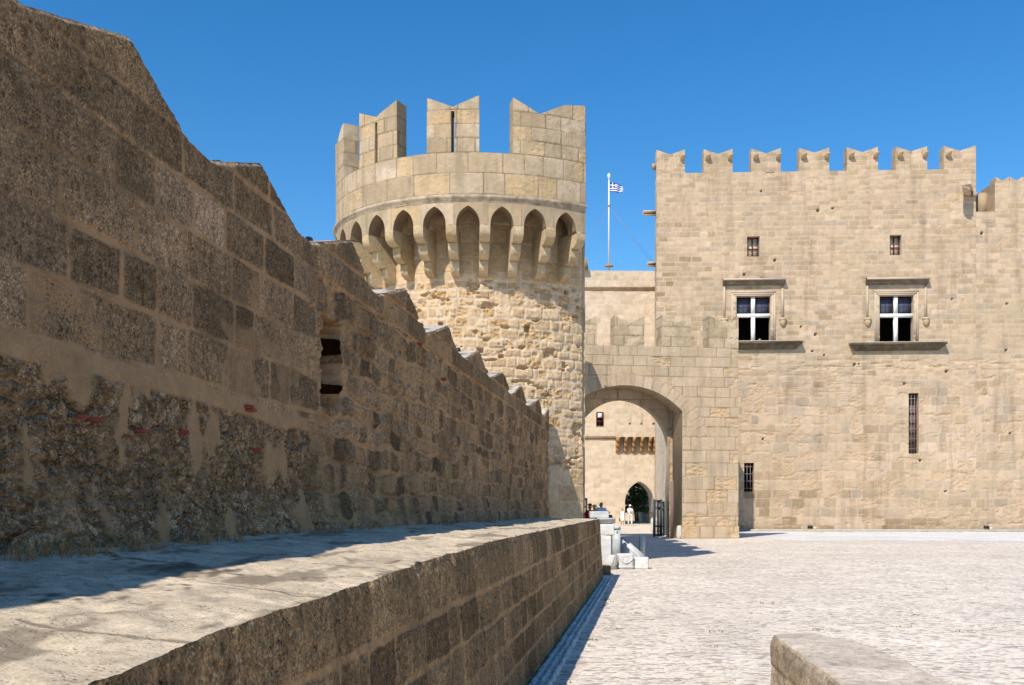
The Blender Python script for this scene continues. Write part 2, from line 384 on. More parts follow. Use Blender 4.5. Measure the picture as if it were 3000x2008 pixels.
M['gate'] = stone('gate_ashlar_stone', [(0.44, 0.365, 0.27), (0.51, 0.43, 0.335), (0.49, 0.40, 0.29), (0.55, 0.47, 0.37)], (0.30, 0.225, 0.145),
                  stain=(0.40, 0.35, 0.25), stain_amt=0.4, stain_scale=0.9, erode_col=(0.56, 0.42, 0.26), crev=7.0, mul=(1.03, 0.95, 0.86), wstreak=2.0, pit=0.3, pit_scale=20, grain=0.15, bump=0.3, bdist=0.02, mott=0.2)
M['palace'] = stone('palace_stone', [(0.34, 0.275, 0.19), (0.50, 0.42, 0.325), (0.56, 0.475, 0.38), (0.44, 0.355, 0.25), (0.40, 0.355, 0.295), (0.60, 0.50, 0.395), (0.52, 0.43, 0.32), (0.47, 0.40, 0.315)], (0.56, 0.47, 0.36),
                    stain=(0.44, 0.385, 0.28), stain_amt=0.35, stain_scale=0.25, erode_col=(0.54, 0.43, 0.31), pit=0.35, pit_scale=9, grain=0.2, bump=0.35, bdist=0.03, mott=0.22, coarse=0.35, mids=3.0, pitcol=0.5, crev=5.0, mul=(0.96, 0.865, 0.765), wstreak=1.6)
M['far'] = stone('far_wing_stone', [(0.50, 0.40, 0.28), (0.58, 0.475, 0.35), (0.62, 0.51, 0.39), (0.54, 0.43, 0.30)], (0.60, 0.50, 0.385),
                 stain=(0.50, 0.42, 0.30), stain_amt=0.3, stain_scale=0.3, erode_col=(0.6, 0.45, 0.28), pit=0.2, pit_scale=9, grain=0.12, bump=0.2, bdist=0.03, mott=0.15, mids=3.0)
M['corbel'] = stone('corbel_stone', [(0.50, 0.37, 0.21), (0.56, 0.44, 0.28), (0.46, 0.33, 0.18)], (0.5, 0.4, 0.28), stain=(0.38, 0.29, 0.18), stain_amt=0.4, stain_scale=3,
                    pit=0.7, pit_scale=35, grain=0.35, bump=0.6, bdist=0.02, mott=0.3, pitcol=0.4)
M['shade_corbel'] = stone('shade_toned_corbel_stone', [(0.40, 0.225, 0.10), (0.46, 0.27, 0.13)], (0.3, 0.2, 0.1), pit=0.2, pit_scale=20, grain=0.2, bump=0.2, mott=0.2)  # shade and warm reflected light put into this orange colour
M['cornice'] = stone('cornice_stone', [(0.40, 0.32, 0.225), (0.46, 0.37, 0.26)], (0.2, 0.15, 0.1), stain=(0.17, 0.135, 0.09), stain_amt=0.8, stain_scale=2.2, pit=0.5, pit_scale=40, grain=0.3, bump=0.4, mott=0.3)
M['shadestone'] = stone('painted_shade_stone', [(0.13, 0.11, 0.08), (0.19, 0.16, 0.12), (0.15, 0.125, 0.09)], (0.2, 0.17, 0.12), stain=(0.30, 0.26, 0.2), stain_amt=0.5, stain_scale=2.5,
                       pit=0.4, pit_scale=20, grain=0.35, bump=0.3, mott=0.35, top_col=(0.5, 0.45, 0.37))  # shade under hoods and sills put into the colour; upward faces paler
M['trim'] = stone('window_trim_stone', [(0.47, 0.375, 0.27), (0.53, 0.42, 0.305)], (0.5, 0.4, 0.3), pit=0.2, pit_scale=20, grain=0.12, bump=0.15, mott=0.15)
M['marble'] = stone('old_marble', [(0.62, 0.60, 0.56), (0.72, 0.69, 0.64), (0.52, 0.50, 0.47)], (0.5, 0.48, 0.44), stain=(0.42, 0.39, 0.34), stain_amt=0.45, stain_scale=3.5,
                    pit=0.3, pit_scale=45, grain=0.2, bump=0.35, mott=0.2)
M['greymarble'] = stone('grey_marble', [(0.50, 0.51, 0.51), (0.60, 0.60, 0.58)], (0.4, 0.4, 0.38), stain=(0.33, 0.33, 0.32), stain_amt=0.5, stain_scale=4, pit=0.3, pit_scale=45, grain=0.25, bump=0.35, mott=0.25)
M['iron'] = flat('black_iron', (0.012, 0.013, 0.016), 0.5, 0.4)
M['greyiron'] = flat('grey_painted_gate', (0.055, 0.07, 0.075), 0.55, 0.3)
M['post'] = flat('weathered_post', (0.20, 0.135, 0.11), 0.8, 0.2)
M['white'] = flat('white_painted_cross', (0.82, 0.80, 0.74), 0.7, 0.2, var=0.06)
M['redwood'] = flat('red_brown_frame', (0.11, 0.022, 0.015), 0.6, 0.3)
M['cream'] = flat('cream_shutter', (0.68, 0.56, 0.42), 0.8, 0.1, var=0.05)
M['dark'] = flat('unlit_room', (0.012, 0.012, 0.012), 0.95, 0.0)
M['bar'] = flat('grey_iron_bars', (0.25, 0.23, 0.23), 0.6, 0.3)
M['concrete'] = flat('concrete_strip', (0.42, 0.39, 0.33), 0.9, 0.1, var=0.15, scale=3, bump=0.3)
M['brick'] = flat('red_brick', (0.30, 0.075, 0.045), 0.9, 0.1, var=0.3, scale=30, bump=0.5)
M['pole'] = flat('white_pole_paint', (0.75, 0.74, 0.72), 0.5, 0.3, var=0.05)
M['flagblue'] = flat('flag_blue', (0.01, 0.035, 0.30), 0.8, 0.1, var=0.05)
M['flagwhite'] = flat('flag_white', (0.8, 0.8, 0.82), 0.8, 0.1, var=0.03)
M['brass'] = flat('rusty_collar', (0.45, 0.25, 0.08), 0.6, 0.3)
def glass():
    m, n, b = new_mat('window_glass'); b.inputs['Base Color'].default_value = (0.05, 0.08, 0.13, 1); b.inputs['Roughness'].default_value = 0.12; b.inputs['Specular IOR Level'].default_value = 0.6
    return m
M['glass'] = glass()
def ground_mat(name, c0, c1, c2, c3, scale, gap=0.45, bump=0.7, big=0.25):
    m, n, b = new_mat(name); g = nd(n, 'ShaderNodeNewGeometry'); pos = g.outputs['Position']
    mp = nd(n, 'ShaderNodeMapping'); mp.inputs['Scale'].default_value = (0.72, 1.15, 1.0); mp.inputs['Rotation'].default_value = (0, 0, 0.3); n.links.new(pos, mp.inputs[0])
    wv = nd(n, 'ShaderNodeVectorMath', operation='ADD'); nn = nd(n, 'ShaderNodeTexNoise'); nn.inputs['Scale'].default_value = 2.0; n.links.new(pos, nn.inputs['Vector'])
    s2 = nd(n, 'ShaderNodeVectorMath', operation='SCALE'); s2.inputs['Scale'].default_value = 0.12; n.links.new(nn.outputs['Color'], s2.inputs[0])
    n.links.new(mp.outputs[0], wv.inputs[0]); n.links.new(s2.outputs[0], wv.inputs[1])
    v = nd(n, 'ShaderNodeTexVoronoi'); v.inputs['Scale'].default_value = scale; n.links.new(wv.outputs[0], v.inputs['Vector'])
    v2 = nd(n, 'ShaderNodeTexVoronoi', feature='DISTANCE_TO_EDGE'); v2.inputs['Scale'].default_value = scale; n.links.new(wv.outputs[0], v2.inputs['Vector'])
    sep = nd(n, 'ShaderNodeSeparateColor'); n.links.new(v.outputs['Color'], sep.inputs[0])
    c = ramp(n, sep.outputs[0], [(0.0, c0), (0.13, c0), (0.22, c1), (0.6, c2), (1.0, c3)])
    nf = noise(n, pos, 90, 4, 0.7); nb = noise(n, pos, big, 5, 0.6); nb2 = noise(n, pos, 1.1, 5, 0.65)
    c = mixc(n, 1.0, c, ramp(n, nf, [(0.25, 0.8), (0.75, 1.15)]), 'MULTIPLY')
    edge = ramp(n, v2.outputs['Distance'], [(0.01, gap), (0.11, 1.0)])
    c = mixc(n, 1.0, c, edge, 'MULTIPLY')
    c = mixc(n, 1.0, c, ramp(n, nb, [(0.3, 0.86), (0.7, 1.08)]), 'MULTIPLY')
    c = mixc(n, 1.0, c, ramp(n, nb2, [(0.3, 0.86), (0.68, 1.06)]), 'MULTIPLY')
    n.links.new(c, b.inputs['Base Color']); b.inputs['Roughness'].default_value = 0.85
    hh = ramp(n, v2.outputs['Distance'], [(0.0, 0.0), (0.12, 0.6), (0.35, 1.0)])
    tl = mth(n, 'MULTIPLY', sep.outputs[1], 0.5)
    hh = mth(n, 'ADD', mth(n, 'MULTIPLY', hh, mth(n, 'ADD', tl, 0.5)), mth(n, 'MULTIPLY', nf, 0.12))
    bp = nd(n, 'ShaderNodeBump'); bp.inputs['Strength'].default_value = bump; bp.inputs['Distance'].default_value = 0.035
    n.links.new(hh, bp.inputs['Height']); n.links.new(bp.outputs[0], b.inputs['Normal'])
    return m
M['ground'] = ground_mat('pebble_paving', (0.46, 0.395, 0.34), (0.76, 0.635, 0.505), (0.84, 0.725, 0.59), (0.89, 0.80, 0.68), 15.0, gap=0.72, bump=0.42)
M['gravel'] = ground_mat('pale_gravel', (0.64, 0.61, 0.57), (0.75, 0.72, 0.68), (0.80, 0.77, 0.73), (0.84, 0.82, 0.78), 14.0, gap=0.7, bump=0.4)
M['kerb'] = stone('kerb_pebbles', [(0.5, 0.48, 0.44), (0.68, 0.63, 0.57), (0.58, 0.53, 0.47)], (0.4, 0.4, 0.4), pit=0.1, grain=0.2, bump=0.2, mott=0.2)

# ================================================================== GROUND
def tag_s(o): o['kind'] = 'structure'; return o
G = Geo()
G.poly([(-400, -200, 0), (400, -200, 0), (400, 900, 0), (-400, 900, 0)], [(0, 1, 2, 3)])
tag_s(G.build('ground', M['ground']))
G = Geo()          # ragged pale strip at the palace foot
xs = np.arange(12.6, 46, 0.25)
fy = np.where(xs > 14, 48.5, 48.5+(14-xs)*8)+3.5*(fbm(xs*0.35, xs*0, 3, 3)-0.5)*2+1.2*(fbm(xs*1.9, xs*0, 8, 3)-0.5)*2
P = np.stack([np.stack([xs, fy, 0*xs+0.005], -1), np.stack([xs, 67.4-0.043*(xs-9.75)+0*xs, 0*xs+0.005], -1)], 1)
G.grid(P); tag_s(G.build('gravel_strip', M['gravel']))

# ================================================================== LEFT WALL with dipped coping
WX = -2.87; WS = 0.143
wn = np.array([1, -WS]); wn = wn/np.hypot(*wn)
def wmap(u, z, d):        # u = distance ahead of the camera; d = inward (left)
    u = np.asarray(u)+0*np.asarray(z)
    return np.stack([WX+WS*u-wn[0]*d, u-wn[1]*d, z+0*u], -1)
pk = [(-3.5, 4.25), (-2.6, 4.03), (-1.6, 4.33), (-0.6, 4.03), (0.4, 4.03), (1.3, 4.33), (2.2, 4.03), (2.5, 4.03), (3.45, 4.32), (4.35, 4.035), (4.56, 4.04), (5.46, 4.32), (6.12, 4.02), (6.46, 3.985), (7.28, 4.25), (8.0, 3.975), (8.35, 3.955), (9.35, 4.24), (10.03, 3.93), (10.3, 3.93),
      (11.37, 4.225), (12.2, 3.95), (12.6, 3.93), (13.76, 4.23), (14.6, 3.96), (15.0, 3.95), (16.25, 4.28), (17.1, 3.99), (17.4, 3.98), (18.7, 4.25), (19.6, 3.98), (20.0, 3.98), (21.3, 4.3), (22.2, 4.0), (22.6, 4.0), (24.5, 4.35), (25.3, 4.05), (25.7, 4.05), (26.85, 4.36)]
us = []; u = -3.4
while u < 26.85: us.append(u); u += 0.05 if u < 3.9 else 0.012+0.0016*max(0, u-4)
us = np.unique(np.round(np.concatenate([us, [p for p, _ in pk if -3.4 < p < 26.9], [8.50, 8.52, 9.12, 9.14]]), 4))
wtop = np.interp(us, [p[0] for p in pk], [p[1] for p in pk])+0.005*(fbm(us*6, us*0, 4, 3)-0.5)
zc_ash = [2.2, 2.53, 2.84, 3.14, 3.45, 3.74, 4.02, 4.5]
def pat_left(u, z):
    C1, D1 = masonry(u, z, zc_ash, 0.34, 0.75, 21, joint=0.018, bevel=0.02, warp=0.014, wscale=5, proud=0.004, bvar=0.012, rough=0.009, rscale=30, jvar=1.2, erode=0.15, eamp=0.012)
    C1 = C1.copy(); C1[..., 1] *= 0.25+0.75*sstep(fbm(u*1.7, z*2.3, 71, 4), 0.36, 0.58)
    C2, D2 = masonry(u, z, courses(1.2, 3.75, 0.235, 0.25, 3)+[4.6], 0.16, 0.46, 33, joint=0.026, bevel=0.04, warp=0.085, wscale=2.6, proud=0.026, bvar=0.03, rough=0.026, rscale=18, erode=0.4, eamp=0.03, jvar=1.4)
    C3, D3 = masonry(u, z, [0.8, 1.52, 1.95, 2.3, 2.7], 0.45, 0.95, 44, joint=0.05, bevel=0.08, warp=0.13, wscale=1.8, proud=0.02, bvar=0.03, rough=0.032, rscale=9, erode=0.2, eamp=0.03, escale=7, jvar=1.5)
    hi = fbm(u*38, z*38, 51, 3); C3 = C3.copy(); D3 = D3+0.022*(hi-0.5)-0.045*sstep(fbm(u*14, z*17, 52, 3), 0.58, 0.68)+0.018*sstep(fbm(u*12+5, z*14, 54, 3), 0.5, 0.65)
    wu = u+0.05*(fbm(u*6, z*6, 301, 3)-.5)*2; wz = z+0.05*(fbm(u*6, z*6, 302, 3)-.5)*2
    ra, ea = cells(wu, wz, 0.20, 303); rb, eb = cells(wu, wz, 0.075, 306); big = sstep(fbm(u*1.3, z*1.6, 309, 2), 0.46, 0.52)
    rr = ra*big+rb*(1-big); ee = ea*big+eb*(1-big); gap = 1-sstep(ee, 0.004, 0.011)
    mg = sstep(fbm(u*5, z*5, 310, 3), .50, .56); C3[..., 0] = np.clip(0.30+0.55*rr+0.8*(fbm(u*9, z*9, 53, 4)-0.5)+0.25*sstep(2.1-z, 0, 0.5), 0, 1)*(1-gap*(1-mg)); C3[..., 1] = gap*0.8*mg; C3[..., 2] *= 0.3; C3[..., 3] = 0.75  # gaps between rubble stones darkened to carry their shade in the colour
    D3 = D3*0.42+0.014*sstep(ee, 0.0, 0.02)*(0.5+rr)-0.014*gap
    # lighter patches of repair mortar in the rubble
    pm = sstep(fbm(u*4.2, z*2.4, 56, 5), 0.60, 0.635)
    C3[..., 1] = np.maximum(C3[..., 1]*0.6, pm*0.95); D3 = D3*(1-pm)+pm*(0.008+0.010*fbm(u*20, z*20, 57, 3))
    sm = sstep(fbm(u*1.9+5, z*2.8, 73, 3), 0.60, 0.66)*sstep(3.2-z, 0, 0.3); C1[..., 1] = np.maximum(C1[..., 1], sm*0.55)
    bnd = 2.50+0.05*(fbm(u*1.6, z*0, 58, 3)-0.5)-0.02*(u-5)
    zr = sstep(8.25+0.22*np.floor((z-1.6)/0.3 % 2)+0.12*(fbm(u*3, z*4, 59, 2)-0.5)-u, -0.02, 0.02)      # 1 = near (ashlar) part
    low = 1-sstep(z-bnd, -0.03, 0.03)
    fade = sstep(u, 7.6, 8.8)
    band = sstep(0.075-np.abs(z-bnd+0.05-0.04*fbm(u*4, z*4, 61, 3)), 0, 0.03)*zr
    near_c = C1*(1-low[..., None])+C3*low[..., None]; near_d = D1*(1-low)+D3*low
    near_c = near_c.copy(); near_c[..., 1] = np.maximum(near_c[..., 1], band*0.95); near_d = near_d*(1-band)+band*0.004*(1-low)+band*0.012*low
    C2 = C2.copy(); C2[..., 1] *= 0.35+0.65*sstep(fbm(u*1.1, z*2.3, 72, 4), 0.36, 0.58)
    C = near_c*zr[..., None]+C2*(1-zr[..., None]); D = near_d*zr+D2*(1-zr)
    # big coping stones at the top of the far part
    tp = sstep(z, 3.70, 3.73)*(1-zr); C4, D4 = masonry(u, z, [3.2, 3.72, 3.98, 4.6], 0.45, 1.1, 77, joint=0.014, proud=0.03, bvar=0.02, rough=0.006, erode=0.05)
    C4 = C4.copy(); C4[..., 0] *= 0.55
    C = C*(1-tp[..., None])+C4*tp[..., None]; D = D*(1-tp)+(D4+0.01)*tp
    # ashlar near the top gets darker stones
    tk = sstep(z, 3.74, 3.78)*zr; C = C.copy(); C[..., 0] = C[..., 0]*(1-0.35*tk)
    # battered foot, the broken slot
    foot = np.clip(1.85-z, 0, 1); D = D+foot*0.18+0.02*foot*fbm(u*9, z*9, 63, 3)
    sx = (u-8.83+0.05*(fbm(u*0+3, z*5, 64, 3)-0.5)*2)/0.27; sz = (z-3.0)/0.40
    slot = sstep(1-np.maximum(np.abs(sx), np.abs(sz)), 0.0, 0.07)
    D = D-0.55*slot*(0.75+0.5*fbm(u*7, z*6, 65, 2))
    C[..., 1] = C[..., 1]*(1-slot)
    wt = np.interp(u, [p[0] for p in pk], [p[1] for p in pk])
    D = D-sstep(z-wt, -0.022-0.02*fbm(u*20, z*0, 66, 2), 0.0)*(0.018+0.014*fbm(u*13, z*0, 67, 2))*(u > -3)
    return C, D
G = Geo()
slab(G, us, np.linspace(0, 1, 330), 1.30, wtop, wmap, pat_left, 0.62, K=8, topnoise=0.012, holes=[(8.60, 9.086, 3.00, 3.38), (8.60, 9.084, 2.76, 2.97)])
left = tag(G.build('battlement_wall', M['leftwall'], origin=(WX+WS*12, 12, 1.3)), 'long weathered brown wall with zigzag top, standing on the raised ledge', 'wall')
# chips of red brick set in the rubble
for i, (bx, by, bw, bh) in enumerate([(220, 1220, 28, 10), (262, 1231, 26, 12), (396, 1263, 22, 9), (521, 1266, 20, 12), (716, 1192, 20, 9), (722, 1202, 22, 8), (738, 1320, 20, 11), (1222, 1010, 8, 10), (1294, 1112, 6, 8)]):
    k = (bx-1500)/F; ub = WX/(k-WS); zb = CH+(1480-by)*ub/F
    G = Geo(); hh = bh*ub/F; ww = 0.026+0.010*(i % 3)
    p = wmap(np.array(ub), np.array(zb), np.array(0.0))
    Mx = Matrix.Translation(Vector(p))
    G.box(-0.05, 0.065, -ww, ww, -hh/2, hh/2, Mx, taper=(0.004, 0.006))
    G.build('brick_chip', M['brick'], left)

# ================================================================== LEDGE the wall stands on
LX = -1.32
def lmap(u, z, d):
    u = np.asarray(u)+0*np.asarray(z)
    return np.stack([LX+WS*u-wn[0]*d, u-wn[1]*d, z+0*u], -1)
us = []; u = -3.0
while u < 23.9: us.append(u); u += 0.04 if u < 1.6 else 0.010+0.0022*max(0, u-2)
us = np.array(us+[23.9])
ltop = np.interp(us, [-3, 1.5, 2.3, 3.0, 4.1, 5.5, 8.3, 14, 23.9], [1.30, 1.31, 1.335, 1.372, 1.39, 1.42, 1.452, 1.44, 1.42])
ltop = ltop-0.02*np.clip(fbm(us*2.2, us*0+1, 8, 3)-0.5, 0, 1)-0.012*np.clip(fbm(us*9, us*0+1, 9, 3)-0.45, 0, 1)
lb = np.interp(us, [-3, 4.4, 9.1, 23.9], [1.54, 1.545, 1.54, 1.44])
def pat_ledge(u, z):
    C, D = masonry(u, z, [-0.4, 0.03, 0.29, 0.55, 0.82, 1.10, 1.7], 0.32, 0.85, 91, joint=0.018, bevel=0.03, warp=0.02, wscale=5, proud=0.005, bvar=0.012, rough=0.012, rscale=24, erode=0.2, eamp=0.015, jvar=1.1)
    D = D+0.09*(1.42-z)/1.42
    tops = sstep(z, 1.33, 1.46); D = D-tops*(0.015+0.05*fbm(u*4, z*4, 93, 5)**2)+tops*0.034*(fbm(u*26, z*26, 94, 4)-0.5)
    C = C.copy(); C[..., 1] *= (1-sstep(z, 1.16, 1.25))
    return C, D
def pat_ltop(u, z):
    C = np.zeros(u.shape+(4,)); C[..., 0] = 0.5; C[..., 3] = .5
    uu = u-31.3; v = z-2.0; cr = np.abs(fbm(uu*0.55, v*1.3, 201, 4)-0.5); c1 = 1-sstep(cr, 0.002, 0.007)
    ln = np.abs(((uu*1.0+0.15*fbm(uu*2, v*3, 202, 3))/1.15) % 1.0-0.5); c2 = (1-sstep(ln, 0.006, 0.016))*sstep(fbm(uu*3, v*5, 203, 2), 0.42, 0.5)*(v < 0.75)
    fl = sstep(fbm(uu*1.6, v*7, 204, 5), 0.63, 0.68)*0.65
    C[..., 2] = np.clip(np.maximum(np.maximum(c1*sstep(fbm(uu*.8, v, 205, 2), .45, .55), c2*.8), fl), 0, 1)
    return C, 0*u
G = Geo()
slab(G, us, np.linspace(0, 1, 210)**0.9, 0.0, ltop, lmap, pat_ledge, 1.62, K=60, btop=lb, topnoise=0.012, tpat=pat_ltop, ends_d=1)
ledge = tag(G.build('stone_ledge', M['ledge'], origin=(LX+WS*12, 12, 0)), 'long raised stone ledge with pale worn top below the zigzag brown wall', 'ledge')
# kerb rows of long pebbles at its foot
G = Geo(); rng = random.Random(5)
for row in range(3):
    y = 4.0
    while y < 23.6:
        l = rng.uniform(0.09, 0.16); wd = rng.uniform(0.028, 0.04)
        cx = LX+WS*y+0.15+0.078*row+rng.uniform(-.012, .012); cy = y+l/2
        n = 6; vs = []; fs = []
        for i, (rr, zz) in enumerate([(1.0, 0.0), (0.92, 0.018), (0.6, 0.034), (0.0, 0.04)]):
            for k in range(n):
                t = 2*math.pi*k/n; a = rr*wd*math.cos(t); b_ = rr*l*0.47*math.sin(t)
                vs.append((cx+a+WS*b_, cy+b_, zz*(0.9+0.3*rng.random())))
        for i in range(3):
            for k in range(n): fs.append((i*n+k, i*n+(k+1) % n, (i+1)*n+(k+1) % n, (i+1)*n+k))
        G.poly(vs, fs, (rng.random(), 0, 0, rng.random())); y += l+rng.uniform(0.004, 0.02)
tag_s(G.build('kerb_paving', M['kerb'], smooth=False))
# end block of the ledge
def rock(name, mat, loc, size, rot=(0, 0, 0), seed=0, amp=0.06, n=10, parent=None, bev=0.18, fn=None):
    """a weathered block: subdivided rounded box with noise"""
    vs = []; G = Geo(); rs = np.random.RandomState(seed)
    s = np.array(size)/2
    Mx = Matrix.LocRotScale(Vector(loc)+Vector((0, 0, 0)), Euler([R(a) for a in rot]), None)
    R3 = np.array(Mx.to_3x3()); L = np.array(Mx.translation)
    for ax in range(3):
        for sg in (-1, 1):
            a, b = np.meshgrid(np.linspace(-1, 1, n), np.linspace(-1, 1, n), indexing='ij')
            p = np.zeros(a.shape+(3,)); p[..., ax] = sg; p[..., (ax+1) % 3] = a; p[..., (ax+2) % 3] = b
            c = np.clip(p, -(1-bev), 1-bev); q = p-c; ln = np.linalg.norm(q, axis=-1, keepdims=True)+1e-9
            p = c+q/ln*np.minimum(ln, bev)
            if fn is not None: p = fn(p)
            nz = fbm(p[..., 0]*2.1+p[..., 2]*1.3+seed, p[..., 1]*2.3+p[..., 2]*1.7, seed, 4)-0.5
            p = p*(1+amp*2*nz[..., None])
            G.grid(p*s @ R3.T+L, np.tile(np.array([rs.rand(), 0, 0.3, .5]), a.shape+(1,)))
    return G.build(name, mat, parent, origin=tuple(loc))
tag(rock('kerb_block', M['ledge'], (2.37, 25.1, 0.11), (0.20, 0.6, 0.24), seed=3), 'small brown stone block low at the far end of the ledge', 'stone block')

# ================================================================== ROUND TOWER
C1 = np.array([-1.19, 29.7]); C2 = np.array([-1.19, 31.78]); A0 = 0.544; R2 = 6.08; R1 = 4.0; S2 = A0*R2
def tmap(s, z, d):
    s = np.asarray(s)+0*np.asarray(z); a2 = A0-s/R2; a1 = -(s-S2)/R1
    far = s > S2
    a = np.where(far, a1, a2); r = np.where(far, R1, R2)-d
    cy = np.where(far, C1[1], C2[1])
    return np.stack([C1[0]+r*np.sin(a), cy-r*np.cos(a), z+0*s], -1)
_ss = np.linspace(0, 9.2, 800); _p = tmap(_ss, 0*_ss, 0*_ss); _x = 1500+F*_p[:, 0]/_p[:, 1]
def s_of(x): return float(np.interp(-x, -_x, _ss))
tower = empty('round_tower', (-1.19, 29.7, 0))
tag(tower, 'round stone tower with swallow-tailed merlons above a ring of arched corbels', 'tower')
def holes_d(u, z, L):
    o = 0*u
    for hu, hz, ru, rz, dp in L:
        o = o-dp*sstep(1-np.maximum(np.abs(u-hu)/ru, np.abs(z-hz)/rz), 0, 0.25)
    return o
def body_pat(u, z):
    zb = [-0.4, 0.05, 0.5, 0.95, 1.4, 1.85, 2.3, 2.75]+courses(3.1, 7.4, 0.27, 0.22, 9)[1:]+[8.0, 8.4, 8.8, 9.3, 10.4]
    lo = 1-sstep(z, 2.7, 2.8); hi = sstep(z, 7.75, 7.85)
    C1_, D1_ = masonry(u, z, zb, 0.18, 0.62, 5, joint=0.034, bevel=0.035, warp=0.045, wscale=2.2, proud=0.028, bvar=0.026, rough=0.018, rscale=12, erode=0.5, eamp=0.042, escale=10, jvar=1.0)
    C2_, D2_ = masonry(u, z, zb, 0.5, 0.95, 6, joint=0.010, bevel=0.012, warp=0.012, proud=0.018, bvar=0.01, rough=0.008, erode=0.12, eamp=0.02)
    f = np.maximum(lo, hi)[..., None]; C = C1_*(1-f)+C2_*f; D = D1_*(1-f[..., 0])+D2_*f[..., 0]
    # crumbled dark hollows along some beds
    hol = sstep(fbm(u*1.9, z*5.5, 12, 4), 0.66, 0.74)*(1-f[..., 0]); D = D-hol*0.09; C = C.copy(); C[..., 2] = np.maximum(C[..., 2], hol*0.8); C[..., 1] *= 1-hol*0.8
    D = D+holes_d(u, z, HB)
    return C, D
def hz_t(y, Zd): return CH+(1480-y)*Zd/F
HB = [(0.62-0.717, hz_t(853, 27.3), 0.09, 0.06, 0.3), (1.35, hz_t(962, 26.9), 0.11, 0.11, 0.2), (2.9, 5.9, 0.12, 0.07, 0.2), (4.3, 6.6, 0.1, 0.08, 0.2), (2.2, 4.6, 0.08, 0.08, 0.2)]
def bodymap(s, z, d):
    bat = 0.10*np.clip(6-z, 0, 6)/6
    return tmap(s, z, 1.0+d-bat)
G = Geo()
slab(G, lin(-0.717, 11.5, 0.022), tlin(0, 9.98, 0.022), 0.0, 9.98, bodymap, body_pat, 0.5, K=2, back=False)
sd = Frame((1.93, 27.77), (1.93+0.06*6, 33.8))
slab(G, lin(0, sd.L, 0.08), tlin(0, 10.2, 0.08), 0.0, 10.2, lambda u, z, d: sd.map(u, z, d), body_pat, 0.5, K=2)
G.build('tower_shaft', M['towerbody'], tower)
# machicolation arcade
PITCH = 0.885; arcs = [0.60+PITCH*i for i in range(13)]; AW = 0.305; AH = 0.46; SPR = 9.02; AR = (AW*AW+AH*AH)/(2*AW)
def arc_base(s):
    o = np.full(len(s), SPR-0.02)
    for a in arcs:
        x = np.abs(s-a); m = x < AW
        o[m] = SPR+np.sqrt(np.clip(AR*AR-(x[m]+AR-AW)**2, 0, None))
    return o
us = lin(0, 12.0, 0.018, [a+t for a in arcs for t in (-AW-.002, -AW+.002, AW-.002, AW+.002, 0)])
def arcade_pat(u, z):
    return masonry(u-0.6+PITCH*0.5, z, [8.2, 9.57, 9.9], PITCH, PITCH+1e-4, 15, joint=0.005, bevel=0.006, warp=0.003, proud=0.004, bvar=0.004, rough=0.004, erode=0.05, eamp=0.01)
G = Geo(); slab(G, us, tlin(0, 0.56, 0.05), arc_base(us), 9.58, tmap, arcade_pat, 0.42, K=3, bottom=True)
G.build('arcade_band', M['towerring'], tower)
# cornice moulding
G = Geo(); prof = [(0.0, 9.56), (0.02, 9.59), (0.02, 9.62), (0.065, 9.66), (0.08, 9.69), (0.08, 9.735), (0.03, 9.75), (0.0, 9.775)]
s_ = lin(0, 12.0, 0.06); P = np.stack([tmap(s_, z, -o) for o, z in prof], 1); P = P+0.004*(fbm(s_*8, s_*0, 3, 3)-.5)[:, None, None]
G.grid(P); e0 = [tuple(tmap(np.array(0.0), np.array(z), np.array(-o))) for o, z in prof]; G.poly(e0, [tuple(range(len(e0)))])
G.build('cornice', M['cornice'], tower)
def ring_pat(u, z):
    return masonry(u, z, [9.2, 9.77, 10.33, 10.86, 11.23, 11.6, 11.97, 12.9], 0.42, 0.98, 17, joint=0.012, bevel=0.014, warp=0.008, wscale=5, proud=0.010, bvar=0.014, rough=0.008, rscale=18, erode=0.22, eamp=0.010, escale=14, jvar=1.5)
G = Geo(); slab(G, lin(0, 12.0, 0.025), tlin(9.76, 10.86, 0.025), 9.76, 10.86, tmap, ring_pat, 0.45, K=4)
G.build('parapet', M['towerring'], tower)
# floor behind the parapet
G = Geo(); s_ = lin(0, 12.5, 0.2); e = tmap(s_, 9.95+0*s_, 0.42+0*s_)
pts = [tuple(p) for p in e]+[(-1.0, 36, 9.95), (1.4, 36, 9.95)]
G.poly(pts, [tuple(range(len(pts)))]); G.build('wall_walk', M['towerring'], tower)
def tower_merlon(s0, s1, tops, slit=True):
    """tops: (s, z) list of the swallow-tail outline"""
    G = Geo(); xs = [t[0] for t in tops]; zs = [t[1] for t in tops]
    def one(a, b, zb):
        u = lin(a, b, 0.02, xs); slab(G, u, tlin(0, 1, 0.018), zb, np.interp(u, xs, zs), tmap, ring_pat, 0.45, K=6, bottom=zb > 11)
    if slit:
        m = xs[1]; one(s0, m-0.045, 10.86); one(m-0.045, m+0.045, 11.93); one(m+0.045, s1, 10.86)
    else: one(s0, s1, 10.86)
    G.build('merlon', M['towerring'], tower)
tower_merlon(0, s_of(1503), [(0, 12.40), (s_of(1654), 12.30), (s_of(1581), 11.96), (s_of(1503), 12.31)], slit=False)
a, b = s_of(1404), s_of(1251); tower_merlon(a, b, [(a, 12.33), ((a+b)/2, 12.03), (b, 12.31)])
a, b = s_of(1163), s_of(1054); tower_merlon(a, b, [(a, 12.38), ((a+b)/2, 12.08), (b, 12.36)])
a = s_of(1007); tower_merlon(a, a+1.5, [(a, 12.40), (a+0.75, 12.05), (a+1.5, 12.35)])
tower_merlon(a+3.0, a+4.5, [(a+3.0, 12.35), (a+3.75, 12.05), (a+4.5, 12.35)])
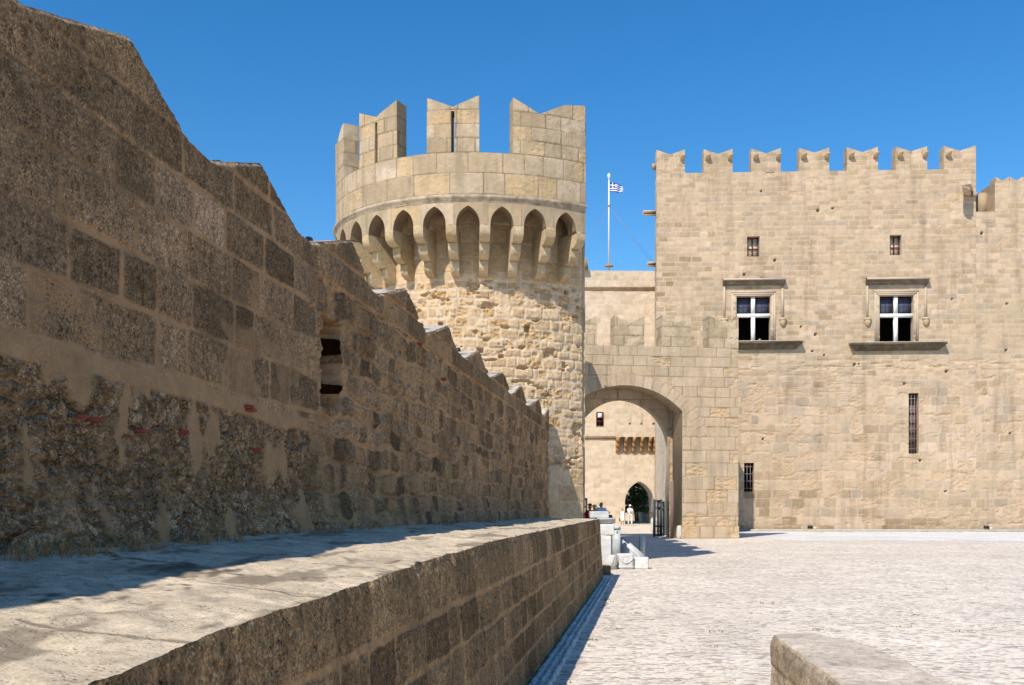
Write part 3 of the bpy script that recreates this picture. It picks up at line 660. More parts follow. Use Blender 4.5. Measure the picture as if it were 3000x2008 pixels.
# corbels, each three rounded tiers
def corbel(s, wd, seed):
    G = Geo(); tiers = [(1.0, 9.02, 0.40), (0.68, 8.62, 0.39), (0.36, 8.23, 0.38)]
    if s > 0.35: pass
    for ti, (pj, zt, hh) in enumerate(tiers):
        pr = [(1.06, zt), (1.0-pj, zt), (1.0-pj, zt-hh*0.40)]
        rr = min(hh*0.6, pj)
        for k in range(1, 7):
            t = math.pi/2*k/6; pr.append((1.0-pj+0.30*(1-math.cos(t)), zt-hh*0.40-hh*0.60*math.sin(t)))
        pr.append((1.06, zt-hh))
        n = len(pr); nw = 7
        W = np.linspace(-wd/2, wd/2, nw)
        D = np.array([p[0] for p in pr]); Z_ = np.array([p[1] for p in pr])
        # densify
        t0 = np.arange(n); tt = np.linspace(0, n-1, (n-1)*3+1); D = np.interp(tt, t0, D); Z_ = np.interp(tt, t0, Z_)
        UU = s+W[:, None]+0*D[None]; DD = D[None]+0*W[:, None]; ZZ = Z_[None]+0*W[:, None]
        nz = 0.045*(fbm(UU*9+seed, ZZ*9+ti, 70+seed, 4)-0.5)*(0.5+0.6*ti); DD = DD+nz*(DD < 1.0)
        P = tmap(UU, ZZ, DD); tn = random.Random(seed*3+ti).random()
        G.grid(P, np.tile(np.array([tn, 0, 0.2, .5]), P.shape[:2]+(1,)))
        for side in (0, -1):
            pts = [tuple(p) for p in P[side]]; G.poly(pts, [tuple(range(len(pts)))], (tn, 0, 0.2, .5))
    G.build('corbel', M['corbel'], tower)
for i in range(13):
    s = arcs[i]-PITCH/2 if i else 0.13
    corbel(s, 0.27, i+1)

# ---- long side wall running back from the tower to the gate, with its own merlons
flank = empty('curtain_wall', (2.5, 38, 0))
tag(flank, 'long battlemented curtain wall hidden behind the round tower, running back to the gate', 'wall')
fs = Frame((1.96+0.06*1.3, 27.9), (3.30, 49.6))
G = Geo()
fu = lin(0, fs.L, 0.25)
fp = lambda u, z: masonry(u, z, courses(0, 13, 0.4, 0.1, 4), 0.4, 0.9, 19, joint=0.01, proud=0.01, rough=0.004)
slab(G, fu, tlin(0, 10.86, 0.25), 0.0, 10.86, fs.map, fp, 0.5)
G.build('wall_face', M['gate'], flank)
mw = 1.9
for i, u0 in enumerate([2.6, 6.4, 10.2, 14.0, 17.8]):
    G = Geo(); x = [u0, u0+mw/2, u0+mw]; u = lin(x[0], x[2], 0.2, x)
    slab(G, u, tlin(0, 1, 0.2), 10.86, np.interp(u, x, [12.36, 12.0, 12.36]), fs.map, fp, 0.45)
    G.build('merlon', M['gate'], flank)
G = Geo(); u0 = -1.2; x = [u0, u0+0.9, u0+1.7]; u = lin(x[0], x[2], 0.1, x)
slab(G, u, tlin(0, 1, 0.1), 10.86, np.interp(u, x, [12.38, 12.0, 12.36]), fs.map, ring_pat, 0.45); G.build('merlon', M['towerring'], tower)
G = Geo(); u = lin(-1.25, 0.0, 0.1); slab(G, u, tlin(8.98, 10.86, 0.1), 8.98, 10.86, fs.map, ring_pat, 0.45, bottom=True); G.build('parapet', M['towerring'], tower)

# ================================================================== GATEWAY
gf = Frame((3.584, 51.0), (11.89, 52.3))
gate = empty('gateway', (8.0, 51.8, 0))
tag(gate, 'arched gateway wall with notched merlons between the round tower and the palace', 'gateway')
def gate_pat(u, z):
    zb = [-0.7, 0.0, 0.64, 1.15, 1.85, 2.55, 3.2, 3.95, 4.6, 5.3]+[5.3+0.52*k for k in range(1, 14)]
    C, D = masonry(u, z, zb, 0.65, 1.35, 23, joint=0.021, bevel=0.02, warp=0.006, wscale=1.5, proud=0.014, bvar=0.010, rough=0.006, rscale=6, erode=0.18, eamp=0.035, escale=5)
    low = (1-sstep(z, 1.0, 2.0)); er = low*sstep(fbm(u*1.6, z*2.5, 24, 4), 0.5, 0.62); D = D-er*0.06*fbm(u*6, z*9, 25, 3); C = C.copy(); C[..., 2] = np.maximum(C[..., 2], er)
    return radial(u, z, C, D, g_c, g_a-gR, gR, gR+0.62, 0.46)
def radial(u, z, C, D, uc, zc, r0, r1, wd, amax=1.2):
    """wedge-shaped arch stones laid flush in the wall"""
    dx = u-uc; dy = z-zc; r = np.hypot(dx, dy); th = np.arctan2(dx, dy); st = wd/r0; k = np.floor(th/st)
    rj = r1+0.10*(_h(k.astype(np.int64), k.astype(np.int64)*0+3, 9)-0.5)
    m = (r > r0-0.02) & (r < rj) & (np.abs(th) < amax) & (dy > 0)
    e = np.minimum(np.minimum(th-k*st, (k+1)*st-th)*r, rj-r); mo = 1-sstep(e, 0.008, 0.028)
    C = C.copy(); tn = _h(k.astype(np.int64), k.astype(np.int64)*0+5, 4)
    C[..., 0] = np.where(m, tn, C[..., 0]); C[..., 1] = np.where(m, mo*0.8, C[..., 1]); C[..., 2] = np.where(m, 0, C[..., 2]); D = np.where(m, 0.016*(1-mo)+0.004*tn, D)
    return C, D
g_c = gf.px(1833); g_r = gf.px(1998.6); g_w = g_r-g_c; g_s = gf.h(g_r, 1205); g_a = gf.h(g_c, 1129); ri = g_a-g_s
gR = (g_w**2+ri**2)/(2*ri)
sill = (gf.h(gf.px(1788), 1014)+gf.h(gf.px(2150), 1020))/2
us = lin(-3.0, gf.L, 0.04, [g_c-g_w-.003, g_c-g_w+.003, g_r-.003, g_r+.003])
xb = np.abs(us-g_c); gb = np.where(xb < g_w, g_a-gR+np.sqrt(np.clip(gR**2-xb**2, 0, None)), 0.0)
G = Geo(); slab(G, us, tlin(0, sill, 0.035), gb, sill, gf.map, gate_pat, 1.6, K=8, bottom=True)
# rear layer with the pointed arch
b_c = gf.px(1832)+0.25; b_r = b_c+2.62; bw = 2.62; b_s = 4.6; b_a = 7.35; bh = b_a-b_s; bR = (bw*bw+bh*bh)/(2*bw)
us2 = lin(g_c-g_w-0.5, g_r+0.5, 0.08, [b_c-bw-.003, b_c-bw+.003, b_r-.003, b_r+.003, b_c])
xb = np.abs(us2-b_c); gb2 = np.where(xb < bw, b_s+np.sqrt(np.clip(bR**2-(xb+bR-bw)**2, 0, None)), 0.0)
slab(G, us2, tlin(0, 9.4, 0.08), gb2, 9.4, lambda u, z, d: gf.map(u, z, d+1.603), gate_pat, 0.5, K=3, bottom=True)
G.build('gate_wall', M['gate'], gate)
# plinth of the pier
G = Geo(); pu = lin(g_r-0.03, gf.L+0.02, 0.07); slab(G, pu, tlin(0, 0.64, 0.05), 0.0, 0.64, lambda u, z, d: gf.map(u, z, d-0.07), gate_pat, 0.35, K=4)
G.build('plinth', M['gate'], gate)
for (x0, x1) in ((1655, 1748), (1801.6, 1887.8), (1938.7, 2024.9), (2077.6, 2163.3)):
    a, b = gf.px(x0), gf.px(x1); m = (a+b)/2; pkh = gf.h(m, 925.5); mh = gf.h(m, 947.5)
    G = Geo(); u = lin(a, b, 0.06, [m]); slab(G, u, tlin(0, 1.7, 0.06), sill, np.interp(u, [a, m, b], [pkh, mh, pkh]), gf.map, gate_pat, 0.95, K=6)
    G.build('merlon', M['gatetop'], gate)
# iron gate leaves, hung in the passage
def gate_leaf(u0, d0, ang, wd, hh, mat, bars=5):
    p = gf.map(np.array(u0), np.array(0.0), np.array(d0)); Mx = Matrix.Translation(Vector(p)) @ Matrix.Rotation(ang, 4, 'Z')
    G = Geo(); t = 0.035
    for x in (0, wd-0.10): G.box(x, x+0.10, -t, t, 0.06, hh, Mx)
    for z in (0.10, hh*0.28, hh*0.76, hh-0.12): G.box(0.10, wd-0.10, -t*0.8, t*0.8, z, z+0.09, Mx)
    for k in range(bars):
        x = 0.10+(wd-0.2)*(k+0.5)/bars; G.box(x-0.012, x+0.012, -0.012, 0.012, 0.15, hh-0.1, Mx)
    return G.build('gate_leaf', mat, gate)
ul = gf.px(1707.5)
gl = gate_leaf(ul+0.05, 1.0, R(12), 0.42, 2.12, M['iron'], 2)
ur = gf.px(1936)
gate_leaf(gf.px(1934), 1.2, R(35), 0.62, 2.05, M['greyiron'], 4)
gate_leaf(gf.px(1953), 1.5, R(70), 1.6, 1.95, M['iron'], 6)
G = Geo(); p = gf.map(np.array(gf.px(1979)), np.array(0.0), np.array(0.55)); G.box(-0.085, 0.085, -0.08, 0.08, 0, 3.0, Matrix.Translation(Vector(p)), taper=(0.01, 0.01))
G.build('gate_post', M['post'], gate)

# ---- wall between the gateway and the palace corner (right side of the passage)
pf = Frame((9.75, 67.2), (9.75+30*math.cos(R(2.5)), 67.2-30*math.sin(R(2.5))))
lw = Frame((8.75, 54.3), (9.70, 67.1)); lw.n = -lw.n
G = Geo(); pw = lambda u, z: masonry(u, z, courses(0, 14, 0.55, 0.08, 7), 0.7, 1.3, 29, joint=0.012, proud=0.014, rough=0.006, bvar=0.012, erode=0.15)
slab(G, lin(0, lw.L, 0.15), tlin(0, 9.0, 0.12), 0.0, 9.0, lambda u, z, d: lw.map(u, z, d), pw, 1.2, K=2)
tag(G.build('passage_wall', M['far'], origin=(9.2, 60, 0)), 'pale wall on the right inside the gateway, joining it to the palace corner', 'wall')

G = Geo(); gb_ = Frame((10.05, 60.3), (12.55, 60.3)); pg = lambda u, z: masonry(u, z, courses(0, 14, 0.5, 0.08, 7), 0.6, 1.2, 31, joint=0.012, proud=0.01, rough=0.005)
slab(G, lin(0, gb_.L, 0.2), tlin(0, 10.7, 0.2), 0.0, 10.7, gb_.map, pg, 6.4, K=6)
tag(G.build('gate_lodge', M['gate'], origin=(11.3, 63, 0)), 'plain stone block hidden behind the gateway pier, against the palace', 'building')
# ================================================================== PALACE
palace = empty('palace', (20, 67, 0))
tag(palace, 'large sandstone palace front with swallow-tailed merlons and two tall cross windows', 'palace')
def ppx(x): return pf.px(x)
u_r = ppx(2859); par = (pf.h(0, 507)+pf.h(u_r, 497))/2
zpal = [-0.6, 0.0, 0.42, 0.95]+[0.95+0.62*k for k in range(1, 16)]
zpal = [z for z in zpal if z < 10.2]; z = zpal[-1]
for hh in (0.45, 0.33, 0.38): z += hh; zpal.append(z)
while z < 30: z += 0.335+0.05*math.sin(z*7.7); zpal.append(z)
PH = []
def hole(x, y, r=0.10): u = ppx(x); PH.append((u, pf.h(u, y), r, r*0.9, 0.3))
for x, y in [(2415, 1042), (2774, 1088), (2380, 1030), (2517, 1066), (2427, 1083), (2790, 876), (2347, 958), (2390, 980), (2180, 805), (2270, 762), (2948, 1026), (2770, 1440), (2696, 1350), (2235, 1287), (2504, 1068), (2230, 560), (2396, 617), (2440, 610), (2876, 684), (2950, 890), (2650, 1125), (2960, 1270)]: hole(x, y, 0.06+0.05*((x*7) % 3)/3)
def pal_pat(u, z):
    lo = 1-sstep(z, 11.0, 11.4)
    Ca, Da = masonry(u, z, zpal, 0.42, 1.05, 41, joint=0.032, bevel=0.03, warp=0.02, wscale=0.9, proud=0.014, bvar=0.014, rough=0.010, rscale=6, erode=0.05, eamp=0.03, escale=4)
    Cb, Db = masonry(u, z, zpal, 0.5, 1.25, 42, joint=0.03, bevel=0.03, warp=0.035, wscale=0.8, proud=0.014, bvar=0.016, rough=0.012, rscale=7, erode=0.30, eamp=0.038, escale=6.5)
    f = lo[..., None]; C = Ca*(1-f)+Cb*f; D = Da*(1-lo)+Db*lo
    # crumbled beds just below the sills
    bed = sstep(0.55-np.abs(z-11.1), 0, 0.3)*sstep(fbm(u*0.9, z*6, 43, 4), 0.56, 0.66); D = D-bed*0.05; C = C.copy(); C[..., 2] = np.maximum(C[..., 2], bed)
    bed2 = lo*sstep(fbm(u*1.1+40, z*6, 46, 4), 0.69, 0.76); D = D-bed2*0.045; C[..., 2] = np.maximum(C[..., 2], bed2)
    C[..., 1] = C[..., 1]*(0.45+0.5*sstep(fbm(u*0.25, z*0.25, 44, 2), 0.4, 0.6))
    # foot of the wall takes the darkest stone tint towards the right
    dark_foot = (1-sstep(z, 0.75, 1.05))*sstep(u, 12, 17); C[..., 0] = C[..., 0]*(1-dark_foot)
    top_ = sstep(z+0.8*(fbm(u*0.8, z*1.5, 47, 3)-.5), par-1.0, par-0.1); C[..., 0] = C[..., 0]*(1-0.55*top_)
    # broad patches with warmer / greyer stones
    C[..., 0] = np.clip(C[..., 0]+0.5*(fbm(u*0.16, z*0.16, 45, 2)-0.5), 0, 1)
    for r in (W1, W2):
        RR = 3.6; C, D = radial(u, z, C, D, (r[0]+r[1])/2, r[3]+1.35-RR, RR, RR+0.34, 0.42, 0.56)
    return C, D+holes_d(u, z, PH)
def rect(x0, x1, y0, y1):
    a, b = ppx(x0), ppx(x1); m = (a+b)/2; return (a, b, pf.h(m, y1), pf.h(m, y0))
W1 = rect(2157.8, 2257.4, 868, 1005); W2 = rect(2577, 2676, 866, 1008)
S1 = rect(2188.5, 2225.5, 693, 752); S2_ = rect(2606.7, 2641, 689, 748)
L1 = rect(2662, 2691.5, 1152, 1329); L2 = rect(2180, 2208.7, 1356.5, 1441)
allr = [W1, W2, S1, S2_, L1, L2]
ex_u = [r[i] for r in allr for i in (0, 1)]; ex_z = [r[i] for r in allr for i in (2, 3)]
G = Geo(); slab(G, lin(0, u_r, 0.055, ex_u), tlin(0, par, 0.055, ex_z), 0.0, par, pf.map, pal_pat, 0.8, K=3, holes=allr, back=False)
# left flank going back to the far wing
lf = Frame((9.75, 67.2), (12.95, 90.2)); lf.n = -lf.n
slab(G, lin(0.12, lf.L, 0.4), tlin(0, par, 0.3), 0.0, par, lf.map, lambda u, z: pal_pat(u+60, z), 0.5, K=2, back=False, sides=(False, True))
rf = Frame(tuple(pf.map(np.array(u_r), np.array(0.), np.array(0.))[:2]), (32.5, 90)); slab(G, lin(0.12, rf.L, 0.5), tlin(18, par, 0.3), 18.0, par, rf.map, lambda u, z: pal_pat(u+90, z), 0.5, K=2, back=False, sides=(False, True))
G.poly([tuple(pf.map(np.array(0.3), np.array(par-0.6), np.array(0.3))), tuple(pf.map(np.array(u_r-.3), np.array(par-0.6), np.array(0.3))), (32.4, 90, par-0.6), (12.9, 90, par-0.6)], [(0, 1, 2, 3)])
G.build('facade', M['palace'], palace)
# right wing, same plane, lower
lowtop = pf.h(ppx(2930), 620)
G = Geo(); slab(G, lin(u_r+0.002, u_r+14, 0.055), tlin(0, lowtop, 0.055), 0.0, lowtop, pf.map, pal_pat, 0.8, K=3, back=False, sides=(False, True))
G.build('wing_wall', M['palace'], palace)
ub = ppx(2916); topw = pf.h(ub, 530)
# a merlon-like block standing on the low wing and the stepped cross wall behind it
G = Geo()
slab(G, lin(ub, ub+9, 0.06), tlin(lowtop, topw, 0.06), lowtop, topw, lambda u, z, d: pf.map(u, z, d+0.05), pal_pat, 5.0, K=3)
G.build('wing_upper_wall', M['palace'], palace)
for k in range(6):
    G = Geo(); a = ub+0.04+0.92*k; u = lin(a, a+0.88, 0.07, [a+.44]); slab(G, u, tlin(0, .3, .07), topw, topw+np.interp(u, [a, a+.44, a+.88], [0.26, 0.02, 0.26]), lambda u, z, d: pf.map(u, z, d+0.05), pal_pat, 0.8, K=2)
    G.build('merlon', M['palace'], palace)
for k in range(3):     # stepped merlons of the return wall seen edge on
    G = Geo(); Mx = pf.M(ub-0.45-0.42*k, lowtop-0.1, 1.3+1.0*k); G.box(0, 0.55, 0, 3-0.9*k, 0, (topw-lowtop)*(0.86-0.24*k), Mx); G.build('stepped_merlon', M['palace'], palace)
# swallow-tailed merlons
mer = [(1923, 2006.5), (2061.5, 2146), (2201, 2287), (2342, 2429), (2481, 2572), (2623.5, 2716), (2765, 2859)]
for i, (x0, x1) in enumerate(mer):
    a, b = ppx(x0), ppx(x1); m = (a+b)/2; yp = 439-1.9*i; pk_ = pf.h(m, yp); v_ = pf.h(m, yp+14.5)
    sides_in = 0.07
    G = Geo(); u = lin(a, b, 0.055, [m]); slab(G, u, tlin(0, 1.7, 0.055), par, np.interp(u, [a, m, b], [pk_, v_, pk_]), pf.map, pal_pat, 0.75, K=4, ends_d=0)
    mo = G.build('merlon', M['palace'], palace)
    for q, uc in enumerate((a+0.26, b-0.17)):
        if i == 0 and q == 0 or i == 6 and q == 1: continue
        G = Geo(); Mx = pf.M(uc, pk_-0.72, 0); G.prism([(-0.40, 0.27), (0.02, 0.30), (0.02, -0.10), (-0.12, -0.02), (-0.40, 0.20)], -0.13, 0.15, 'x', Mx, (0.7, 0, 0, .5))
        G.build('bracket', M['corbel'], mo)
# rooms behind the openings, windows and shutters
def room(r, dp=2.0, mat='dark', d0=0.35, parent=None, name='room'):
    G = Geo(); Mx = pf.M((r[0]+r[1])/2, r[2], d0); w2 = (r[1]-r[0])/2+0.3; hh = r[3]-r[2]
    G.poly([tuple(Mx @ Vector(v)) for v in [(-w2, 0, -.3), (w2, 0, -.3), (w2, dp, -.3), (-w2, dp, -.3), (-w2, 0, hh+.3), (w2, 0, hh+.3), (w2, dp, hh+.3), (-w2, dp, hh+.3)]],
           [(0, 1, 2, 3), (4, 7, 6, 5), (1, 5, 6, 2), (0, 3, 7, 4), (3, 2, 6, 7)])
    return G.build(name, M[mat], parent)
def reveal(G, r, dp, col=(0.8, 0, 0, .5)):
    Mx = pf.M(0, 0, 0); a, b, z0, z1 = r; t = 0.05
    for q in ([(a, -.01, z0), (a, dp, z0), (a, dp, z1), (a, -.01, z1)], [(b, -.01, z0), (b, dp, z0), (b, dp, z1), (b, -.01, z1)], [(a, -.01, z0), (b, -.01, z0), (b, dp, z0), (a, dp, z0)], [(a, -.01, z1), (b, -.01, z1), (b, dp, z1), (a, dp, z1)]):
        G.poly([tuple(Mx @ Vector(v)) for v in q], [(0, 1, 2, 3)], col)
def cross_window(r, lab):
    a, b, z0, z1 = r; w2 = b-a; hh = z1-z0; m = (a+b)/2
    G = Geo(); reveal(G, r, 0.5)
    # stepped architrave: three fillets round the sides and the top
    Mx = pf.M(0, 0, 0)
    for (i0, i1, pd) in ((0.0, 0.09, 0.008), (0.09, 0.22, 0.018), (0.22, 0.34, 0.030)):
        G.box(a-i1, a-i0-0.002, -pd, 0.0, z0, z1+i0, Mx, (0.6, 0, 0, .5)); G.box(b+i0+0.002, b+i1, -pd, 0.0, z0, z1+i0, Mx, (0.6, 0, 0, .5))
        G.box(a-i1, b+i1, -pd-0.02, 0.0, z1+i0+0.002, z1+i1, Mx, (0.6, 0, 0, .5))
    wo_ = G.build('window', M['trim'], palace); tag(wo_, lab)
    room(r, 2.5, parent=wo_)
    # hood mould with label stops, and its bed, with the shade painted in as dark colour
    G = Geo(); ha = a-0.92; hb = b+0.92; zt = z1+1.10; xo = 0.0
    G.prism([(-0.42, zt), (0, zt+0.10), (0, zt-0.36), (-0.10, zt-0.40), (-0.18, zt-0.30), (-0.30, zt-0.14), (-0.42, zt-0.10)], ha, hb, 'x', Mx, (0.3, 0, 0, .5)); G.build('hood_mould', M['shadestone'], wo_)
    G = Geo(); G.prism([(-0.425, zt+0.012), (-0.06, zt+0.10), (-0.06, zt+0.075), (-0.40, zt-0.0), (-0.40, zt-0.115), (-0.455, zt-0.115), (-0.455, zt-0.02)], ha-.03, hb+.03, 'x', Mx, (0.9, 0, 0, .5)); G.build('drip_edge', M['trim'], wo_)
    for e, sg in ((ha+0.02, 1), (hb-0.02, -1)):
        G = Geo(); G.box(min(e, e+sg*0.20), max(e, e+sg*0.16), -0.05, 0, z1-1.55, zt-0.36, Mx, (0.5, 0, 0, .5), taper=(0.03, 0.0)); G.box(min(e+sg*.06, e+sg*0.14), max(e+sg*.06, e+sg*0.14), -0.07, -0.05, z1-1.55, zt-0.40, Mx, (0.5, 0, 0, .5))
        G.build('hood_drop', M['trim'], wo_)
        G = Geo(); G.lathe([(0.20, 0.06), (0.25, 0.0), (0.24, -0.06), (0.19, -0.10), (0.21, -0.16), (0.20, -0.28), (0.13, -0.42), (0.05, -0.52)], 12, Mx @ Matrix.Translation((e+sg*0.10, -0.06, z1-1.56)), (0.4, 0, 0, .5)); G.build('label_stop', M['corbel'], wo_)
    # sill with cyma underside, its shade painted in as dark colour
    G = Geo(); sa, sb = a-2.05, b+2.05; zs = z0-0.02
    prf = [(-0.52, zs), (0, zs+0.03), (0, zs-0.44), (-0.16, zs-0.42), (-0.22, zs-0.30), (-0.38, zs-0.20), (-0.46, zs-0.10), (-0.52, zs-0.08)]
    vs = []; n = len(prf)
    for t, (x, sg) in enumerate(((sa, 1), (sb, -1))):
        for p, q in prf: vs.append(tuple(Mx @ Vector((x+sg*0.5*(1-min(1, -p/0.52)), p, q))))
    G.poly(vs, [(k, (k+1) % n, n+(k+1) % n, n+k) for k in range(n)]+[tuple(range(n-1, -1, -1)), tuple(range(n, 2*n))], (0.2, 0, 0, .5)); G.build('sill', M['shadestone'], wo_)
    G = Geo(); G.box(sa-.02, sb+.02, -.56, -.06, zs+.034, zs+.09, Mx, (.3, 0, 0, .5), taper=(.01, .01)); G.build('sill_lip', M['trim'], wo_)
    # white stone cross
    zt_ = z1-hh*0.37; G = Geo(); G.box(m-0.125, m+0.125, 0.12, 0.34, z0, zt_-0.24, Mx); G.box(m-0.125, m+0.125, 0.12, 0.34, zt_, z1, Mx); G.box(a, b, 0.117, 0.34, zt_-0.24, zt_, Mx)
    G.build('cross_mullion', M['white'], wo_)
    # upper lights
    for (p0, p1) in ((a+0.01, m-0.127), (m+0.127, b-0.01)):
        G = Geo(); f = 0.035; y0, y1 = 0.36, 0.42; zz0, zz1 = zt_+0.0, z1-0.1
        for q in ((p0, p0+f, zz0, zz1), (p1-f, p1, zz0, zz1), ((p0+p1)/2-.022, (p0+p1)/2+.022, zz0+f, zz1-f)): G.box(q[0], q[1], y0, y1, q[2], q[3], Mx)
        for z_ in (zz0, (zz0+zz1)/2-.05, zz1-f): G.box(p0+f, p1-f, y0+0.003, y1-0.003, z_, z_+f, Mx)
        G.build('casement', M['redwood'], wo_)
        G = Geo(); G.box(p0+f*0.5, p1-f*0.5, 0.385, 0.395, zz0+f*.5, zz1-f*.5, Mx); G.build('pane', M['glass'], wo_)
    return wo_
cw1 = cross_window(W1, 'tall cross window nearest the gateway, partly hidden by a gateway merlon')
cw2 = cross_window(W2, 'tall cross window further right, fully visible')
def small_window(r, lab, shut):
    a, b, z0, z1 = r; Mx = pf.M(0, 0, 0); G = Geo(); reveal(G, r, 0.5); wo_ = G.build('window', M['trim'], palace); tag(wo_, lab)
    G = Geo(); f = 0.06; m = (a+b)/2; y0, y1 = 0.36, 0.43
    for q in ((a, a+f, z0, z1), (b-f, b, z0, z1), (m-.035, m+.035, z0+f, z1-f)): G.box(q[0], q[1], y0, y1, q[2], q[3], Mx)
    for z_ in (z0, (z0+z1)/2-.12, z1-f): G.box(a+f, b-f, y0+.003, y1-.003, z_, z_+f, Mx)
    G.build('casement', M['redwood'], wo_); G = Geo(); G.box(a-.05, b+.05, 0.46, 0.5, z0-.05, z1+.05, Mx); G.build('shutter', M['cream'], wo_)
small_window(S1, 'small square shuttered window above the cross window beside the gateway', True)
small_window(S2_, 'small square shuttered window above the right-hand cross window', True)
def slit_window(r, nb, nh, lab, back):
    a, b, z0, z1 = r; Mx = pf.M(0, 0, 0); G = Geo(); reveal(G, r, 0.45); wo_ = G.build('window', M['trim'], palace); tag(wo_, lab)
    room(r, 1.2, parent=wo_)
    G = Geo()
    for k in range(nb): x = a+(b-a)*(k+1)/(nb+1); G.box(x-.013, x+.013, 0.12, 0.146, z0, z1, Mx)
    for k in range(nh): z_ = z0+(z1-z0)*(k+0.45)/nh; G.box(a, b, 0.15, 0.175, z_, z_+.03, Mx)
    G.build('iron_bars', M['bar'], wo_)
    G = Geo(); f = 0.05
    G.box(a, a+f, .40, .46, z0, z1, Mx); G.box(b-f, b, .40, .46, z0, z1, Mx); G.box(a+f, b-f, .40, .46, z1-f, z1, Mx); G.box(a+f, b-f, .40, .46, z0, z0+f, Mx)
    if back:
        for k in range(1, 6): z_ = z0+(z1-z0)*k/6; G.box(a+f, b-f, .403, .457, z_, z_+.05, Mx)
    else: G.box(a+f, b-f, .41, .45, z1-.35, z1-f, Mx)
    G.build('casement', M['redwood'], wo_)
    if back: G = Geo(); G.box(a+.02, b-.02, .47, .48, z0+.02, z1-.02, Mx); G.build('shutter', M['post'], wo_)
slit_window(L1, 2, 6, 'tall narrow barred slit window low on the palace front', True)
slit_window(L2, 2, 4, 'short dark barred window low beside the gateway pier', False)
# water spouts: right front one, and those on the left corner
def spout(Mx, L, name='water_spout', r=0.2):
    G = Geo(); G.prism([(-r, 0), (r, 0), (r*0.9, r*0.5), (r*0.55, r*0.5), (r*0.5, r*0.15), (-r*0.5, r*0.15), (-r*0.55, r*0.5), (-r*0.9, r*0.5), (-r, 0), (-r*0.7, -r*0.7), (0, -r*0.95), (r*0.7, -r*0.7)], -L, 0.0, 'y', Mx, (0.3, 0, 0, .5))
    # prism on 'y' keeps x,z profile
    return G.build(name, M['palace'], palace)
us_ = ppx(2838); spout(pf.M(us_, pf.h(us_, 566), 0.0) @ Matrix.Rotation(R(-28), 4, 'Z') @ Matrix.Rotation(R(-6), 4, 'X'), 1.5, r=0.30)
G = Geo(); G.box(-0.16, 0.12, -0.26, 0, -0.16, 0.10, pf.M(ppx(2853), pf.h(ppx(2860), 571), 0), (0.6, 0, 0, .5)); G.build('bracket_stone', M['palace'], palace)
for (y, L) in ((620, 0.86), (771, 0.55)):
    z_ = CH+(1480-y)*67.4/F
    spout(Matrix.Translation((9.76, 67.7, z_)) @ Matrix.Rotation(R(-90), 4, 'Z'), L, r=0.22)
G = Geo(); G.box(-0.25, 0, -0.2, 0.2, -0.12, 0.2, Matrix.Translation((9.76, 67.6, CH+(1480-488)*67.4/F)), (0.6, 0, 0, .5)); G.build('bracket_stone', M['palace'], palace)
# concrete strip at the foot
G = Geo(); G.box(1.5, u_r+14, -0.75, 0.05, 0.0, 0.13, pf.M(0, 0, 0), taper=(0, 0.03)); G.build('foot_strip', M['concrete'], palace)
# ================================================================== FAR WING behind the gate
ff = Frame((2.5, 90.0), (15.0, 90.3))
wing = empty('far_wing', (8, 90, 0)); tag(wing, 'distant pale courtyard wing seen over and through the gateway, with a pointed doorway', 'building')
def far_pat(u, z):
    C, D = masonry(u, z, courses(0, 24, 0.42, 0.15, 12), 0.5, 1.2, 61, joint=0.02, bevel=0.03, warp=0.01, proud=0.014, bvar=0.012, rough=0.008, rscale=3, erode=0.08, eamp=0.03, escale=3)
    C = C.copy(); C[..., 1] *= 0.5; return C, D
ftop = ff.h(4, 793); dc = ff.px(1873.5); dw = (ff.px(1916)-ff.px(1831))/2; da = ff.h(dc, 1411); dsz = 2.0; dh = da-dsz; dR = (dw*dw+dh*dh)/(2*dw)
us = lin(-4.0, ff.L, 0.10, [dc-dw-.003, dc-dw+.003, dc+dw-.003, dc+dw+.003, dc]); xb = np.abs(us-dc)
fb = np.where(xb < dw, dsz+np.sqrt(np.clip(dR**2-(xb+dR-dw)**2, 0, None)), 0.0)
wr = (ff.px(1746.5), ff.px(1768), ff.h(3, 1249), ff.h(3, 1210))
G = Geo(); slab(G, us, tlin(0, ftop, 0.10, ex_z), fb, ftop, ff.map, far_pat, 2.6, K=3, bottom=True)
G.build('wing_wall', M['far'], wing)
G = Geo(); cz = ff.h(4, 845)
G.prism([(-0.30, cz+0.12), (0.02, cz+0.16), (0.02, cz-0.22), (-0.08, cz-0.16), (-0.12, cz-0.05), (-0.22, cz)], -4.0, ff.L, 'x', ff.M(0, 0, 0), (.3, 0, 0, .5)); G.build('cornice', M['palace'], wing)
G = Geo(); cz = ff.h(3, 1282); G.prism([(-0.2, cz+0.03), (0.02, cz+0.15), (0.02, cz-0.15), (-0.14, cz-0.1)], -4.0, ff.px(1802), 'x', ff.M(0, 0, 0), (.5, 0, 0, .5)); G.build('string_course', M['palace'], wing)
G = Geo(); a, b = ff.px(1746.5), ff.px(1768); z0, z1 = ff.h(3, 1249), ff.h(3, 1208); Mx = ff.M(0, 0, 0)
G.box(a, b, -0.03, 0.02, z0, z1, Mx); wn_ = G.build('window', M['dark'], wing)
G = Geo()
for q in ((a, a+.07, z0, z1), (b-.07, b, z0, z1), ((a+b)/2-.03, (a+b)/2+.03, z0+.07, z1-.07)): G.box(q[0], q[1], -.07, -.033, q[2], q[3], Mx)
for z_ in (z0, z0+.42, z0+.80, z1-.07): G.box(a+.07, b-.07, -.067, -.035, z_, z_+.07, Mx)
G.build('window_frame', M['redwood'], wn_)
G = Geo(); G.box((a+b)/2-.2, (a+b)/2+.18, -.25, -.075, z1-.5, z1-.12, Mx, taper=(.01, .01)); G.build('white_box', M['white'], wn_)
